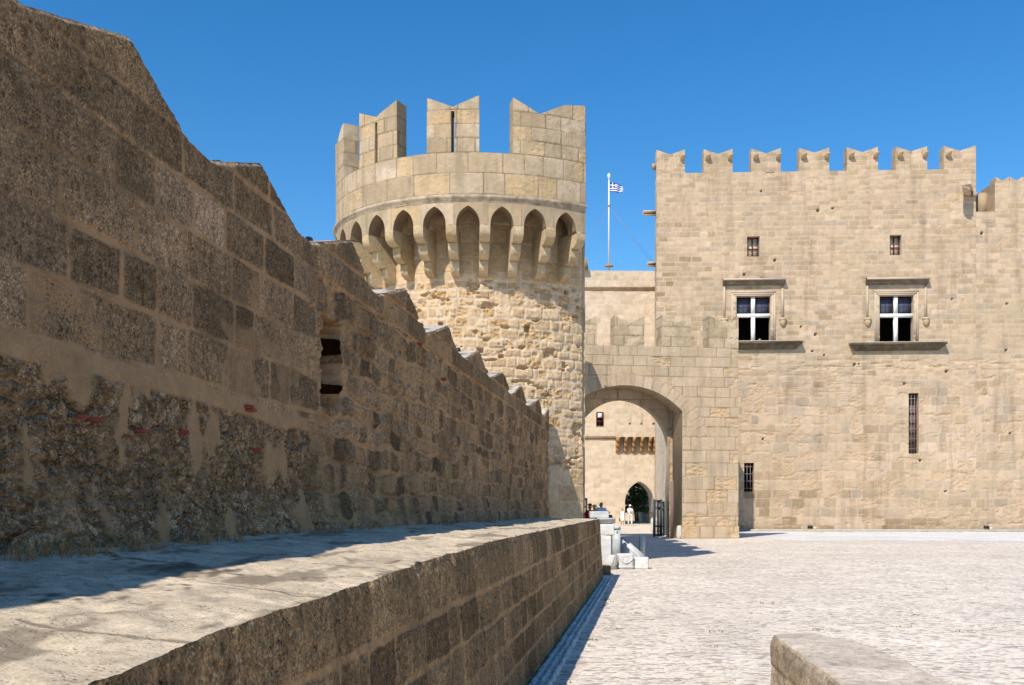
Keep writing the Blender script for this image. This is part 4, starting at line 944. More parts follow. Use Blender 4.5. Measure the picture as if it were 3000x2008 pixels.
# the little machicolated box over the doorway
bx = empty('bay', (0, 0, 0)); bpy.data.objects.remove(bx)
a, b = ff.px(1803), ff.px(1918.5); z0, z1 = ff.h(8, 1282), ff.h(8, 1247)
G = Geo(); sl_c = [a+(b-a)*(0.145+0.2025*k) for k in range(5)]; uu = lin(a, b, 0.05, [c+t for c in sl_c for t in (-.19, -.186, .186, .19)])
bb = z0-0.02+0*uu
for c in sl_c:
    x = np.abs(uu-c); m_ = x < .188; bb[m_] = z0-0.18+np.sqrt(np.clip(.188**2-x[m_]**2, 0, None))+0.0
bb[bb > z0-0.021] = np.maximum(bb[bb > z0-0.021], z0-0.02)
slab(G, uu, tlin(z0, z1, 0.1), np.where(bb < z0-.02, z0-.02, bb), z1, lambda u, z, d: ff.map(u, z, d-0.95), far_pat, 0.9, K=2, bottom=True)
bay = G.build('box_machicolation', M['far'], wing)
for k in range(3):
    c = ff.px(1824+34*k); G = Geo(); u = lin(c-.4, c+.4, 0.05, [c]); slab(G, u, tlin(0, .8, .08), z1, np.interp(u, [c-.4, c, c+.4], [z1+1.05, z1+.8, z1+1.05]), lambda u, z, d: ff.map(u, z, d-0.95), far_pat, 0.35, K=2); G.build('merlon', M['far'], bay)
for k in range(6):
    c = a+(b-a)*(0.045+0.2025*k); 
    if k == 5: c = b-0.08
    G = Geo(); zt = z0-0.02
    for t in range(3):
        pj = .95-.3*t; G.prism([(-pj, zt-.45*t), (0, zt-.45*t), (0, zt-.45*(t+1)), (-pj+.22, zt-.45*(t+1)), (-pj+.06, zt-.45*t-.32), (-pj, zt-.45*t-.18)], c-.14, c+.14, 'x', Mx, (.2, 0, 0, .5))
    G.build('corbel', M['shade_corbel'], bay)
# what shows beyond the pointed doorway
G = Geo(); bf = Frame((8, 112), (26, 112)); slab(G, lin(0, 18, .3), tlin(0, 5.2, .2), 0.0, 5.2, bf.map, far_pat, 0.6, K=2)
tag(G.build('courtyard_wall', M['far'], origin=(17, 112, 0)), 'low pale wall glimpsed behind the dark tree through the pointed doorway', 'wall')
G = Geo(); G.box(13.05, 13.65, 99, 104, 0, 7.0, None, (.8, 0, 0, .5)); G.box(12.99, 13.71, 98.93, 104.07, 0, .5, None, (.8, 0, 0, .5)); G.box(12.98, 13.72, 98.9, 104.1, 6.6, 7.1, None, (.8, 0, 0, .5))
tag(G.build('stone_pillar', M['far'], origin=(13.3, 101, 0)), 'square pale pillar glimpsed through the right of the pointed doorway', 'pillar')

# ================================================================== FLAGPOLE on the far wing
fpz = 95.0; fpx = (1784-1500)/F*fpz; ph = lambda y: CH+(1480-y)*fpz/F
pole = empty('flagpole', (fpx, fpz, ftop-1.0)); tag(pole, 'white flagpole with a blue and white striped flag, rising above the far wing', 'flagpole')
G = Geo(); G.tube([(fpx, fpz, ph(800)), (fpx, fpz, ph(603)), (fpx, fpz, ph(527))], [0.085, 0.07, 0.055], 10); G.build('pole', M['pole'], pole)
G = Geo(); G.lathe([(0.02, ph(526)), (0.10, ph(524)), (0.12, ph(519)), (0.17, ph(514)), (0.12, ph(511)), (0.03, ph(508))], 10, Matrix.Translation((fpx, fpz, 0))); G.build('finial', M['pole'], pole)
G = Geo(); G.lathe([(0.17, ph(783)), (0.42, ph(782)), (0.42, ph(779)), (0.17, ph(778))], 12, Matrix.Translation((fpx, fpz, 0))); G.build('collar', M['brass'], pole); G = Geo(); G.lathe([(0.14, ph(604.5)), (0.19, ph(604)), (0.19, ph(602.5)), (0.14, ph(602))], 10, Matrix.Translation((fpx, fpz, 0))); G.build('collar', M['brass'], pole)
for dx, dy in ((-4.2, -1.0), (4.6, -1.0), (-3.0, 4), (5.6, 3)):
    G = Geo(); G.tube([(fpx, fpz, ph(604)), (fpx+dx, fpz+dy, ph(793))], 0.012, 4); G.build('guy_wire', M['bar'], pole)
G = Geo(); nx, nz = 54, 36; fw, fh = 1.40, 0.92
def fpt(i, k):
    a = i/nx; b = k/nz
    x = a*fw*(1-0.12*a); y = 0.16*math.sin(a*9+b*1.5)*a+0.10*a; zt = ph(535)-fh*b*(1-0.35*a*a)-0.36*a*a+0.06*math.sin(a*8)*a
    return (fpx+0.10+x, fpz+y, zt)
V = [fpt(i, k) for i in range(nx+1) for k in range(nz+1)]; F0 = []; F1 = []
for i in range(nx):
    for k in range(nz):
        st = int(k/nz*9); blue = st % 2 == 0
        ca = i/nx*fw/fh*9*1.0; 
        if ca < 5 and k/nz*9 < 5:
            blue = not (2 <= ca < 3 or 2 <= k/nz*9 < 3)
        (F0 if blue else F1).append((i*(nz+1)+k, (i+1)*(nz+1)+k, (i+1)*(nz+1)+k+1, i*(nz+1)+k+1))
base = G.n; G.poly(V, F0, mi=0); 
for f in F1: G.t.append(([q+base for q in f], 1))
G.build('flag', [M['flagblue'], M['flagwhite']], pole)
# small stone finial block on the wing parapet beside the tower
G = Geo(); xx = (1707-1500)/F*90; G.box(xx-.9, xx+.5, 89.6, 90.6, ftop, ftop+1.05, None, (.5, 0, 0, .5), taper=(.15, .1)); G.build('parapet_block', M['palace'], wing)

# ================================================================== LOW STONE BENCH, bottom right
def bench():
    G = Geo(); y0, y1 = 2.0, 9.25
    def edge(y):       # left and right edges of the top
        xl = np.interp(y, [2.0, 6.6, 9.0, 9.15, 9.21, 9.25], [1.93, 2.17, 2.36, 2.38, 2.43, 2.56])
        xr = np.interp(y, [2.0, 6.7, 7.4, 8.26, 8.8, 9.05, 9.2, 9.25], [2.75, 2.96, 3.02, 3.07, 3.0, 2.93, 2.82, 2.74]); return xl, xr
    ys = np.concatenate([np.linspace(y0, 6, 80), np.linspace(6.02, 9.25, 190)])
    xl, xr = edge(ys); xl = xl+0.012*(fbm(ys*5, ys*0, 3, 3)-.5); xr = xr+0.02*(fbm(ys*5, ys*0+4, 3, 3)-.5)
    H = 0.56+0.012*(fbm(ys*2, ys*0+2, 5, 3)-.5)
    ts = np.linspace(0, 1, 34)
    def side(x, sg):
        U = ys[:, None]*np.ones(34)[None]; Zz = (H-0.03)[:, None]*ts[None]
        C, D = masonry(U, Zz, [-0.2, 0.0, 0.30, 0.9], 0.8, 1.5, 8, joint=0.008, bevel=0.01, proud=0.01, rough=0.01, rscale=20, erode=0.2, eamp=0.01)
        D = D-0.02*sstep(Zz, 0.47, 0.53)*(0.5+fbm(U*8, Zz*8, 6, 3))
        P = np.stack([x[:, None]+sg*D, U, Zz], -1); G.grid(P, C); return P[:, -1]
    L = side(xl, -1); Rr = side(xr, 1)
    k = np.linspace(0, 1, 46); P = L[:, None]*(1-k)[None, :, None]+Rr[:, None]*k[None, :, None]
    e = np.minimum(k, 1-k)*0.8; bump_ = sstep(e, 0, 0.03)[None]*0.03
    P[..., 2] += bump_+0.012*(fbm(P[..., 0]*6, P[..., 1]*6, 7, 4)-.5)*sstep(e, 0, .05)[None]
    G.grid(P, np.tile(np.array([0.6, 0, 0, .5]), P.shape[:2]+(1,)))
    return G.build('stone_bench', M['bench'], None, origin=(2.6, 7, 0))
M['bench'] = stone('bench_stone', mul=(1.06, 0.97, 0.86), cols= [(0.34, 0.30, 0.235), (0.44, 0.39, 0.31), (0.50, 0.44, 0.36)], mortar=(0.2, 0.16, 0.12), stain=(0.19, 0.175, 0.15), stain_amt=0.8, stain_scale=3.0, pit=0.8, pit_scale=60, grain=0.4, bump=0.5, mott=0.25, agg=0.2, agg_scale=90, top_col=(0.60, 0.505, 0.40))
tag(bench(), 'low rounded stone kerb wall in the near right corner', 'low wall')

# ================================================================== MARBLE FRAGMENTS past the ledge end
def gp(x, y): Z = F*CH/(y-1480); return ((x-1500)/F*Z, Z)
def mk(x0, x1, y0, y1, Z):   # picture rectangle -> metres at a depth
    return ((x0+x1)/2-1500)/F*Z, (x1-x0)/F*Z, CH+(1480-(y0+y1)/2)*Z/F, (y1-y0)/F*Z
Zs = 27.45
x, w_, z, h = mk(1756, 1790, 1568, 1668, Zs); tag(rock('marble_block', M['marble'], (x-.02, Zs+.2, h/2), (w_+.05, 0.40, h), (0, 0, 4), 11, 0.02, 14), 'tall white marble pedestal block at the bottom of the stack beside the ledge end', 'marble block')
x, w_, z, h = mk(1750, 1799, 1536, 1569, Zs); tag(rock('marble_block', M['marble'], (x, Zs+.2, z), (w_+.04, 0.42, h), (0, 0, -3), 12, 0.02, 14), 'squat white marble block, second from the bottom of the stack', 'marble block')
x, w_, z, h = mk(1752, 1801, 1518, 1535, Zs)
G = Geo(); Mx = Matrix.Translation((x, Zs+.2, z)); G.prism([(-.26, h/2), (.26, h/2), (.25, h*.2), (.20, 0), (.16, -h*.4), (-.16, -h*.4), (-.20, 0), (-.25, h*.2)], -w_/2-.02, w_/2+.02, 'x', Mx, (.3, 0, 0, .5)); G.box(-w_/2+.05, w_/2-.03, -.15, .15, -h*.5, -h*.4-.003, Mx)
tag(G.build('cornice_slab', M['greymarble'], origin=(x, Zs+.2, z)), 'grey moulded marble cornice slab lying in the stack under the long white block', 'marble slab')
x, w_, z, h = mk(1728.8, 1784, 1499, 1518, Zs); tag(rock('marble_block', M['greymarble'], (x, Zs+.2, z+.004), (w_, 0.34, h), (0, 0, 2), 14, 0.015, 14, bev=.1), 'long pale grey marble block lying topmost on the stack', 'marble block')
x, w_, z, h = mk(1799, 1817, 1541, 1590, 29.3); G = Geo(); Mx = Matrix.Translation((x+.02, 29.6, 0)); hh = CH+(1480-1541)*29.3/F; G.box(-w_/2-.05, w_/2, -.15, .15, 0, hh-.10, Mx, (.4, 0, 0, .5)); G.box(-w_/2-.08, w_/2+.02, -.18, .18, hh-.10, hh, Mx, (.5, 0, 0, .5), taper=(.01, .01)); G.box(-.03, 0, -.185, -.152, hh-.2, hh-.13, Mx)
tag(G.build('marble_post', M['greymarble'], origin=(x, 29.6, 0)), 'grey squared marble post in shade just behind the stacked blocks', 'marble post')
# leaning slabs in shade
def leaning(name, x0, y0, x1, y1, Z0, Z1, wd, th, mat, lab, fl=False, roll=0.0):
    a = Vector(((x0-1500)/F*Z0, Z0, CH+(1480-y0)*Z0/F)); b = Vector(((x1-1500)/F*Z1, Z1, CH+(1480-y1)*Z1/F))
    ax = (b-a).normalized(); up = Vector((0, 0, 1)); n_ = ax.cross(Vector((0, 1, 0))).normalized(); n_ = n_ if n_.z > 0 else -n_; sd_ = n_.cross(ax)
    L = (b-a).length; Mx = Matrix((( ax.x, sd_.x, n_.x, a.x), (ax.y, sd_.y, n_.y, a.y), (ax.z, sd_.z, n_.z, a.z), (0, 0, 0, 1))) @ Matrix.Rotation(roll, 4, 'X')
    G = Geo()
    if fl:
        pr = []; nf_ = 5
        for k in range(nf_*4+1):
            t = k/(nf_*4); pr.append((-wd/2+wd*t, th/2-0.02*abs(math.sin(t*math.pi*nf_))))
        pr += [(wd/2, -th/2), (-wd/2, -th/2)]; G.prism(pr, 0, L, 'x', Mx, (.6, 0, 0, .5))
    else: G.box(0, L, -wd/2, wd/2, -th/2, th/2, Mx, (.4, 0, 0, .5), taper=(0.012, 0.012))
    return tag(G.build(name, mat, origin=tuple(a)), lab, 'marble slab')
leaning('leaning_slab', 1806, 1584, 1868, 1640, 30.4, 29.9, 0.16, 0.30, M['greymarble'], 'wide grey marble slab leaning in shade behind the carved capital')
leaning('leaning_slab', 1822, 1576, 1885, 1632, 30.9, 30.5, 0.14, 0.11, M['greymarble'], 'narrow dark marble bar leaning behind the lit fluted beam')
leaning('fluted_beam', 1839, 1597, 1892, 1648, 27.6, 27.6, 0.14, 0.07, M['marble'], 'white fluted marble beam leaning in sunlight over the low block', True, R(20))
G = Geo(); x, y = gp(1881, 1640); hh = CH+(1480-1571)*y/F
G.prism([(-.085, 0), (.085, 0), (.085, hh-.06), (.03, hh-.01), (-.05, hh), (-.085, hh-.03)], -.05, .05, 'y', Matrix.Translation((x, y, 0)) @ Matrix.Rotation(R(20), 4, 'Z'), (.3, 0, 0, .5))
for k in range(5): G.lathe([(0.012, 0), (.03, .004), (.026, .012), (.0, .014)], 8, Matrix.Translation((x+.03, y-.05, .15+.15*k)) @ Matrix.Rotation(R(20), 4, 'Z') @ Matrix.Rotation(R(90), 4, 'X'))
tag(G.build('carved_stele', M['greymarble'], origin=(x, y, 0)), 'thin upright carved grey stele standing alone in the shade', 'stele')
x, w_, z, h = mk(1780, 1807, 1624, 1667, 26.95)
G = Geo(); Mx = Matrix.Translation((x-.06, 27.0, 0)) @ Matrix.Rotation(R(-6), 4, 'Z'); hh = h
G.prism([(-.19, 0), (.16, 0), (.16, hh), (-.02, hh), (-.05, hh-.03), (-.08, hh-.07), (-.13, hh-.12), (-.15, hh-.17), (-.19, hh-.22)], -.05, .2, 'y', Mx, (.9, 0, 0, .5)); G.prism([(-.03, .02), (.02, .02), (.14, hh-.03), (.10, hh-.03)], -.068, -.048, 'y', Mx, (.9, 0, 0, .5))
tag(G.build('moulded_fragment', M['marble'], origin=(x, 27, 0)), 'white moulded marble fragment with a sloping top, between the ledge end and the carved capital', 'marble fragment')
# carved capital: a drum with a swag and a face-like boss
x, w_, z, h = mk(1809, 1857, 1622, 1667, 27.1); rr = w_/2
def capfn(p):
    t = p[..., 2]; f = 1-0.06*sstep(t, -1, -0.3)+0.05*sstep(t, 0.2, 1.0)
    sw = np.abs(t-(-0.25+0.75*np.abs(p[..., 0])**1.6)); f2 = 0.10*sstep(0.16-sw, 0, 0.1)
    boss = 0.14*sstep(0.32-np.hypot(p[..., 0], (t-0.05)*0.8), 0, 0.15); ring = 0.06*sstep(0.08-np.abs(t+0.72), 0, 0.04)
    q = p.copy(); q[..., 0] *= f+ring; q[..., 1] = np.where(p[..., 1] < 0, q[..., 1]*(f+f2+boss+ring), q[..., 1]); return q
tag(rock('carved_capital', M['marble'], (x, 27.3, h/2), (w_*0.94, 0.40, h), (0, 0, 6), 21, 0.015, 44, bev=.25, fn=capfn), 'white marble capital carved with a hanging swag, standing on the pebbles', 'marble capital')
x, w_, z, h = mk(1857, 1902, 1631, 1665, 27.2); tag(rock('marble_block', M['marble'], (x, 27.42, h/2), (w_+.02, 0.36, h), (0, 0, -8), 16, 0.03, 16), 'plain low white marble block at the right end of the fragments', 'marble block')
# boulder-like bollard and loose stones by the gate
x, y = gp(1920, 1560); tag(rock('stone_bollard', M['marble'], (x, y, 0.46), (0.52, 0.5, 0.98), (0, 0, 10), 31, 0.07, 14, bev=.6), 'worn rounded pale stone post beside the grey gate leaf', 'bollard')
x, y = gp(1993, 1578); tag(rock('guard_stone', M['marble'], (x-.08, y-.05, 0.33), (0.24, 0.3, 0.70), (0, 4, 10), 32, 0.07, 14, bev=.6), 'pale guard stone leaning against the foot of the gateway pier', 'guard stone')
for i, (px_, py_) in enumerate(((1932, 1573), (1962, 1574))):
    x, y = gp(px_, py_); tag(rock('loose_stone', M['marble'], (x, y, .04), (.22+.2*i, .15, .09), (0, 0, 15), 40+i, 0.1, 8, bev=.5), ['small white loose stone left of the gate leaf foot', 'flat white loose stone under the dark gate leaf'][i], 'stone')

# ---- floodlights at the palace foot
for i, (x0, lab) in enumerate(((2368, 'small black floodlight at the palace foot, nearest the gateway'), (2880, 'small black floodlight at the palace foot near the right edge'))):
    u = ppx(x0); root = empty('floodlight', tuple(pf.map(np.array(u), np.array(.14), np.array(-.5)))); tag(root, lab, 'floodlight', 'floodlights along the palace foot')
    Mx = pf.M(u, 0.13, -.5)
    G = Geo(); G.box(-.16, .16, -.06, .06, 0, .02, Mx); G.box(-.17, -.15, -.02, .02, .02, .2, Mx); G.box(.15, .17, -.02, .02, .02, .2, Mx); G.build('bracket', M['iron'], root)
    G = Geo(); G.prism([(-.1, .05), (.1, .12), (.06, .26), (-.12, .2)], -.145, .145, 'x', Mx); G.build('lamp_housing', M['iron'], root)
    G = Geo(); G.box(.22, .40, -.05, .05, 0, .16, Mx, taper=(.005, .005)); G.build('junction_box', M['cream'], root)
# ---- dark fittings in the notches of the wall
for i, (px_, py_, L, lab) in enumerate(((896, 700, 0.13, 'dark curved metal fitting sticking out of the nearest deep notch of the brown wall'), (1231, 954, .10, 'small dark fitting in a notch of the brown wall, halfway along'), (1342, 1025, .07, 'tiny dark upright fitting in the wall notch beyond the halfway one'), (634, 473, .13, 'flat dark slate chip lying on the near coping of the brown wall'))):
    k = (px_-1500)/F; dd = 0.30 if i < 3 else .12; u = (WX-dd)/(k-WS); z = CH+(1480-py_)*u/F; p = wmap(np.array(u), np.array(z), np.array(dd)); G = Geo()
    if i == 0: G.tube([(p[0], p[1]-.10, z-.04), (p[0]+.01, p[1]-.03, z+.0), (p[0]+.015, p[1]+.05, z+.012), (p[0]+.02, p[1]+.11, z-.008), (p[0]+.02, p[1]+.13, z-.03)], [.012, .026, .032, .026, .012], 8); nm_ = 'wall_fitting'
    elif i < 3: G.lathe([(.02, -.10), (.035, -.05), (.04, 0), (.025, .035), (.0, .045)], 10, Matrix.Translation(Vector(p)) @ Matrix.Rotation(R(35 if i == 1 else 5), 4, 'Y')); nm_ = 'wall_fitting'
    else: G.box(-.03, .03, -.04, .04, -.012, .004, Matrix.Translation(Vector(p)), taper=(.006, .01)); nm_ = 'slate_chip'
    tag(G.build(nm_, M['iron'] if i else M['iron'], origin=tuple(p)), lab, 'fitting' if i < 3 else 'slate')

# ---- railing in front of the pointed doorway
G = Geo(); za = 88.0; xa, xb_ = (1851-1500)/F*za, (1917-1500)/F*za
rail = empty('iron_railing', ((xa+xb_)/2, za, 0)); tag(rail, 'low black iron railing across the pointed doorway', 'railing')
for z_ in (.22, 1.02): G.box(xa, xb_, za-.02, za+.02, z_, z_+.045)
G.build('rail', M['iron'], rail)
G = Geo(); n = 14
for k in range(n+1): x = xa+(xb_-xa)*k/n; G.box(x-.014, x+.014, za-.014, za+.014, .0 if k % 5 == 0 else .25, 1.02)
G.build('baluster_row', M['iron'], rail)

# ---- tree beyond the doorway
def tree():
    rs = random.Random(4); tx, ty = (1852-1500)/F*97.5, 97.5; root = empty('conifer_tree', (tx, ty, 0)); tag(root, 'dark green conifer tree seen through the pointed doorway', 'tree')
    G = Geo(); G.tube([(tx+.45, ty-.3, 0), (tx+.35, ty, 1.6), (tx+.1, ty, 3.6), (tx, ty, 6.5), (tx, ty, 8.2)], [.24, .20, .16, .09, .03], 9)
    for k in range(26):
        z = 1.5+6*k/26; a = k*2.4; l = 1.9*(1-.5*(z/8.5)); G.tube([(tx+.1, ty, z), (tx+.1+l*.55*math.cos(a), ty+l*.55*math.sin(a), z+.1), (tx+.1+l*math.cos(a), ty+l*math.sin(a), z-.15)], [.05, .035, .012], 5)
    G.build('trunk', M['bark'], root)
    G = Geo(); V = []; Fc = []
    for k in range(320):
        z = 1.2+7.2*rs.random(); a = rs.random()*6.283; l = 1.55*(1-.55*(z-1)/7.5)*math.sqrt(rs.random()); cx, cy = tx+.1+l*math.cos(a), ty+l*math.sin(a); cz = z-.12*l
        for q in range(34):
            p = Vector((cx+rs.gauss(0, .20), cy+rs.gauss(0, .20), cz+rs.gauss(0, .09))); d = Vector((rs.gauss(0, 1)+math.cos(a), rs.gauss(0, 1)+math.sin(a), rs.gauss(0, .4)-.1)).normalized(); s = d.cross(Vector((rs.gauss(0, 1), rs.gauss(0, 1), rs.gauss(0, 1)))).normalized()*.055
            b = len(V); V += [tuple(p-s), tuple(p+s), tuple(p+d*.22+s*.4), tuple(p+d*.22-s*.4)]; Fc.append((b, b+1, b+2, b+3))
    G.poly(V, Fc); G.build('crown', M['leaf'], root)
M['bark'] = flat('bark', (0.06, 0.045, 0.035), 0.9, 0.1, var=.3, bump=.5)
M['leaf'] = flat('conifer_foliage', (0.085, 0.12, 0.035), 0.7, 0.2, var=.45, scale=2.5)
M['drygrass'] = flat('dry_grass', (0.42, 0.23, 0.10), 0.9, 0.1, var=.35, scale=4)
M['greengrass'] = flat('green_weeds', (0.26, 0.25, 0.11), 0.9, 0.1, var=.35, scale=4)
tree()
# ---- dry grass at the wall foot, green tufts on the paving
def blades(name, mat, spots, seed, hgt, lab=None):
    rs = random.Random(seed); V = []; Fc = []
    for (x, y, z, r, n) in spots:
        for k in range(n):
            a = rs.random()*6.283; q = r*math.sqrt(rs.random()); p = Vector((x+q*math.cos(a), y+q*math.sin(a), z)); h = hgt*rs.uniform(.4, 1.2)
            d = Vector((rs.gauss(0, .45), rs.gauss(0, .45), 1)).normalized(); s = Vector((math.cos(a), math.sin(a), 0))*rs.uniform(.0015, .003)*(1 if y < 12 else 2.2)
            m = p+d*h*.55; t = p+d*h+Vector((d.x*.5*h, d.y*.5*h, -.12*h)); b = len(V)
            V += [tuple(p-s), tuple(p+s), tuple(m+s*.8), tuple(m-s*.8), tuple(t)]; Fc += [(b, b+1, b+2, b+3), (b+3, b+2, b+4)]
    G = Geo(); G.poly(V, Fc); o = G.build(name, mat); o['kind'] = 'stuff'; return o
rs = random.Random(12); sp = []
for k in range(150):
    u = 4.2+(rs.random()**1.5)*16; dn = rs.random()
    if vnoise(np.array(u*1.1), np.array(0.3), 4) < .45 and rs.random() < .8: continue
    zb = float(np.interp(u, [4.4, 9.1, 23.9], [1.545, 1.54, 1.44])); p = wmap(np.array(u), np.array(zb), np.array(-.16-.05*rs.random())); sp.append((p[0], p[1], zb-.03, .05, rs.randint(4, 14)))
for px_, py_ in ((300, 1560), (400, 1548), (440, 1556), (590, 1540), (180, 1590), (690, 1540), (240, 1575)):
    k = (px_-1500)/F; u = (WX+.22)/(k-WS); p = wmap(np.array(u), np.array(1.53), np.array(-.2)); sp.append((p[0], p[1], 1.51, .09, 60))
blades('dry_grass', M['drygrass'], sp, 3, .085)
sp = []
for px_, py_ in ((1855, 1800), (1790, 1845), (1872, 1925), (2133, 1960), (2410, 1848), (2090, 1852), (2645, 1838), (2700, 1805), (2830, 1853), (2340, 1690), (2600, 1660), (2755, 1728), (2250, 1770), (2075, 1895)):
    x, y = gp(px_, py_); sp.append((x, y, 0, .15, 22))
for k in range(34): u = ppx(rs.uniform(2330, 3000)); p = pf.map(np.array(u), np.array(0.), np.array(-rs.uniform(.8, 3.5))); sp.append((p[0], p[1], 0, rs.uniform(.1, .5), 60))
for k in range(60): y = rs.uniform(5, 23); sp.append((LX+WS*y+.12+.45*rs.random()**2, y, 0, .04, 10))
blades('paving_weeds', M['greengrass'], sp, 4, .05)

# ================================================================== PEOPLE
def skin_mesh(name, verts, edges, root=0, sub=2):
    """verts: {key: (pos, radius)}"""
    keys = list(verts); idx = {k: i for i, k in enumerate(keys)}
    me = bpy.data.meshes.new(name+'_src'); me.from_pydata([verts[k][0] for k in keys], [(idx[a], idx[b]) for a, b in edges], [])
    o = bpy.data.objects.new(name+'_src', me); COL.objects.link(o)
    m = o.modifiers.new('s', 'SKIN')
    if not me.skin_vertices:
        bpy.context.view_layer.objects.active = o; bpy.ops.mesh.customdata_skin_add()
    sk = me.skin_vertices[0].data
    for i, k in enumerate(keys):
        r = verts[k][1]; sk[i].radius = (r, r) if not hasattr(r, '__len__') else r; sk[i].use_root = (i == root)
    m.use_smooth_shade = True
    s_ = o.modifiers.new('u', 'SUBSURF'); s_.levels = s_.render_levels = sub
    dg = bpy.context.evaluated_depsgraph_get(); out = bpy.data.meshes.new_from_object(o.evaluated_get(dg))
    bpy.data.objects.remove(o); bpy.data.meshes.remove(me); out.name = name
    return out
SKINM = flat('skin', (0.42, 0.235, 0.15), 0.6, 0.3, var=.05)
def cloth(nm, c): return flat(nm, c, 0.9, 0.1, var=.08, scale=25, bump=.15)
def person(px_, Z, H, yaw, label, top, bottom, topc, botc, hat=None, hair=(0.3, 0.25, 0.2), skirt=False, sleeves=True, step=0.14, bag=None, group=None, armup=0.0, camera=False, zoff=0.0, shorts=False):
    X = (px_-1500)/F*Z; root = empty('person', (X, Z, zoff)); root.rotation_euler = (0, 0, yaw); root.scale = (H/1.72,)*3
    tag(root, label, 'person', group)
    def add(name, me, mat, par=root):
        me.materials.clear(); me.materials.append(mat); o = bpy.data.objects.new(name, me); COL.objects.link(o); o.parent = par
        for p in me.polygons: p.use_smooth = True
        return o
    # front of the person is -y
    au = armup
    J = {'pel': ((0, 0, .95), (.15, .10)), 'bel': ((0, 0, 1.10), (.135, .10)), 'che': ((0, .01, 1.30), (.16, .11)), 'nkb': ((0, .01, 1.44), (.085, .07)), 'nk': ((0, 0, 1.50), .052), 'jaw': ((0, -.03, 1.56), (.066, .078)), 'hd': ((0, -.018, 1.63), (.085, .106)), 'cr': ((0, -.002, 1.69), (.072, .086))}
    E = [('pel', 'bel'), ('bel', 'che'), ('che', 'nkb'), ('nkb', 'nk'), ('nk', 'jaw'), ('jaw', 'hd'), ('hd', 'cr')]
    J['nos'] = ((0, -.115, 1.605), .011); E.append(('hd', 'nos'))
    for t, sg in (('l', 1), ('r', -1)):
        st = step*sg
        J[t+'sh'] = ((.17*sg, .01, 1.40), .055); J[t+'el'] = ((.235*sg, .03-au*.12, 1.13+au*.05), .040); J[t+'wr'] = ((.22*sg-au*.10*sg, -.04-au*.30, .90+au*.34), .027); J[t+'pa'] = ((.215*sg-au*.12*sg, -.06-au*.34, .84+au*.37), (.040, .018))
        E += [('che', t+'sh'), (t+'sh', t+'el'), (t+'el', t+'wr'), (t+'wr', t+'pa')]
        base = Vector(J[t+'pa'][0])
        for f in range(5):
            off = (-.030+.017*f) if f < 4 else 0
            ln = (.062, .072, .078, .070)[f] if f < 4 else .05
            if f < 4: a = base+Vector((0, off, -.035)); b = a+Vector((-.006*sg, -.012, -ln))
            else: a = base+Vector((-.012*sg, -.038, .01)); b = a+Vector((-.012*sg, -.028, -ln*.7))
            J[t+'f%d' % f] = (tuple(a), .0095); J[t+'g%d' % f] = (tuple(b), .0075); E += [(t+'pa', t+'f%d' % f), (t+'f%d' % f, t+'g%d' % f)]
        J[t+'hp'] = ((.09*sg, 0, .90), .085); J[t+'kn'] = ((.10*sg, -.04-st*.6, .50), .055); J[t+'an'] = ((.10*sg, .02-st*1.1, .09), .035); J[t+'ft'] = ((.105*sg, -.10-st*1.2, .04), (.040, .030)); J[t+'to'] = ((.11*sg, -.17-st*1.2, .03), (.036, .020))
        E += [('pel', t+'hp'), (t+'hp', t+'kn'), (t+'kn', t+'an'), (t+'an', t+'ft'), (t+'ft', t+'to')]
    body = add('body', skin_mesh('body', J, E, 0, 1), SKINM)
    # ears and eyes small on the head
    def sub(keys, edges, grow, rt=0, over={}):
        d = {}
        for k in keys:
            p, r = J[k]; p = over.get(k, p); r = r if hasattr(r, '__len__') else (r, r); d[k] = (p, (r[0]+grow, r[1]+grow))
        return skin_mesh('cloth', d, edges, rt, 2)
    ks = ['pel', 'bel', 'che', 'nkb', 'lsh', 'rsh']; es = [('pel', 'bel'), ('bel', 'che'), ('che', 'nkb'), ('che', 'lsh'), ('che', 'rsh')]
    dd = {k: (J[k][0], tuple(v+.022 for v in (J[k][1] if hasattr(J[k][1], '__len__') else (J[k][1],)*2))) for k in ks}
    if sleeves:
        for t in 'lr':
            e = Vector(J[t+'sh'][0])*.25+Vector(J[t+'el'][0])*.75; dd[t+'e'] = (tuple(e), (.062, .062)); es.append((t+'sh', t+'e'))
    dd['pel'] = (dd['pel'][0], (.19, .135)); dd['hem'] = ((0, 0, .86), (.19, .14)); es.append(('pel', 'hem'))
    add(top, skin_mesh('top', dd, es, 0, 2), cloth('cloth_'+top, topc))
    if skirt:
        G = Geo(); G.lathe([(.165, .98), (.19, .85), (.21, .65), (.24, .48), (.235, .475), (.15, .95)], 20); o = G.build('skirt', cloth('cloth_skirt', botc), smooth=True); o.parent = root
    else:
        d2 = {'pel': (J['pel'][0], (.165, .12))}; e2 = []
        for t in 'lr':
            kn = Vector(J[t+'kn'][0]); an = Vector(J[t+'an'][0]); d2[t+'hp'] = (J[t+'hp'][0], (.10, .10)); d2[t+'kn'] = (tuple(kn), (.075, .075)); e2 += [('pel', t+'hp'), (t+'hp', t+'kn')]
            low = kn.lerp(an, .45 if shorts else .92); d2[t+'an'] = (tuple(low), (.066, .066)); e2.append((t+'kn', t+'an'))
        add(bottom, skin_mesh('bot', d2, e2, 0, 2), cloth('cloth_'+bottom, botc))
    shoem = cloth('cloth_shoe', (.5, .42, .33))
    for sg in (1, -1):
        G = Geo(); p = J[('l' if sg > 0 else 'r')+'ft'][0]; G.prism([(-.13+p[1], 0), (.14+p[1], 0), (.13+p[1], .06), (.02+p[1], .085), (-.11+p[1], .045)], p[0]-.045, p[0]+.045, 'x')
        o = G.build('shoe', shoem); o.parent = root
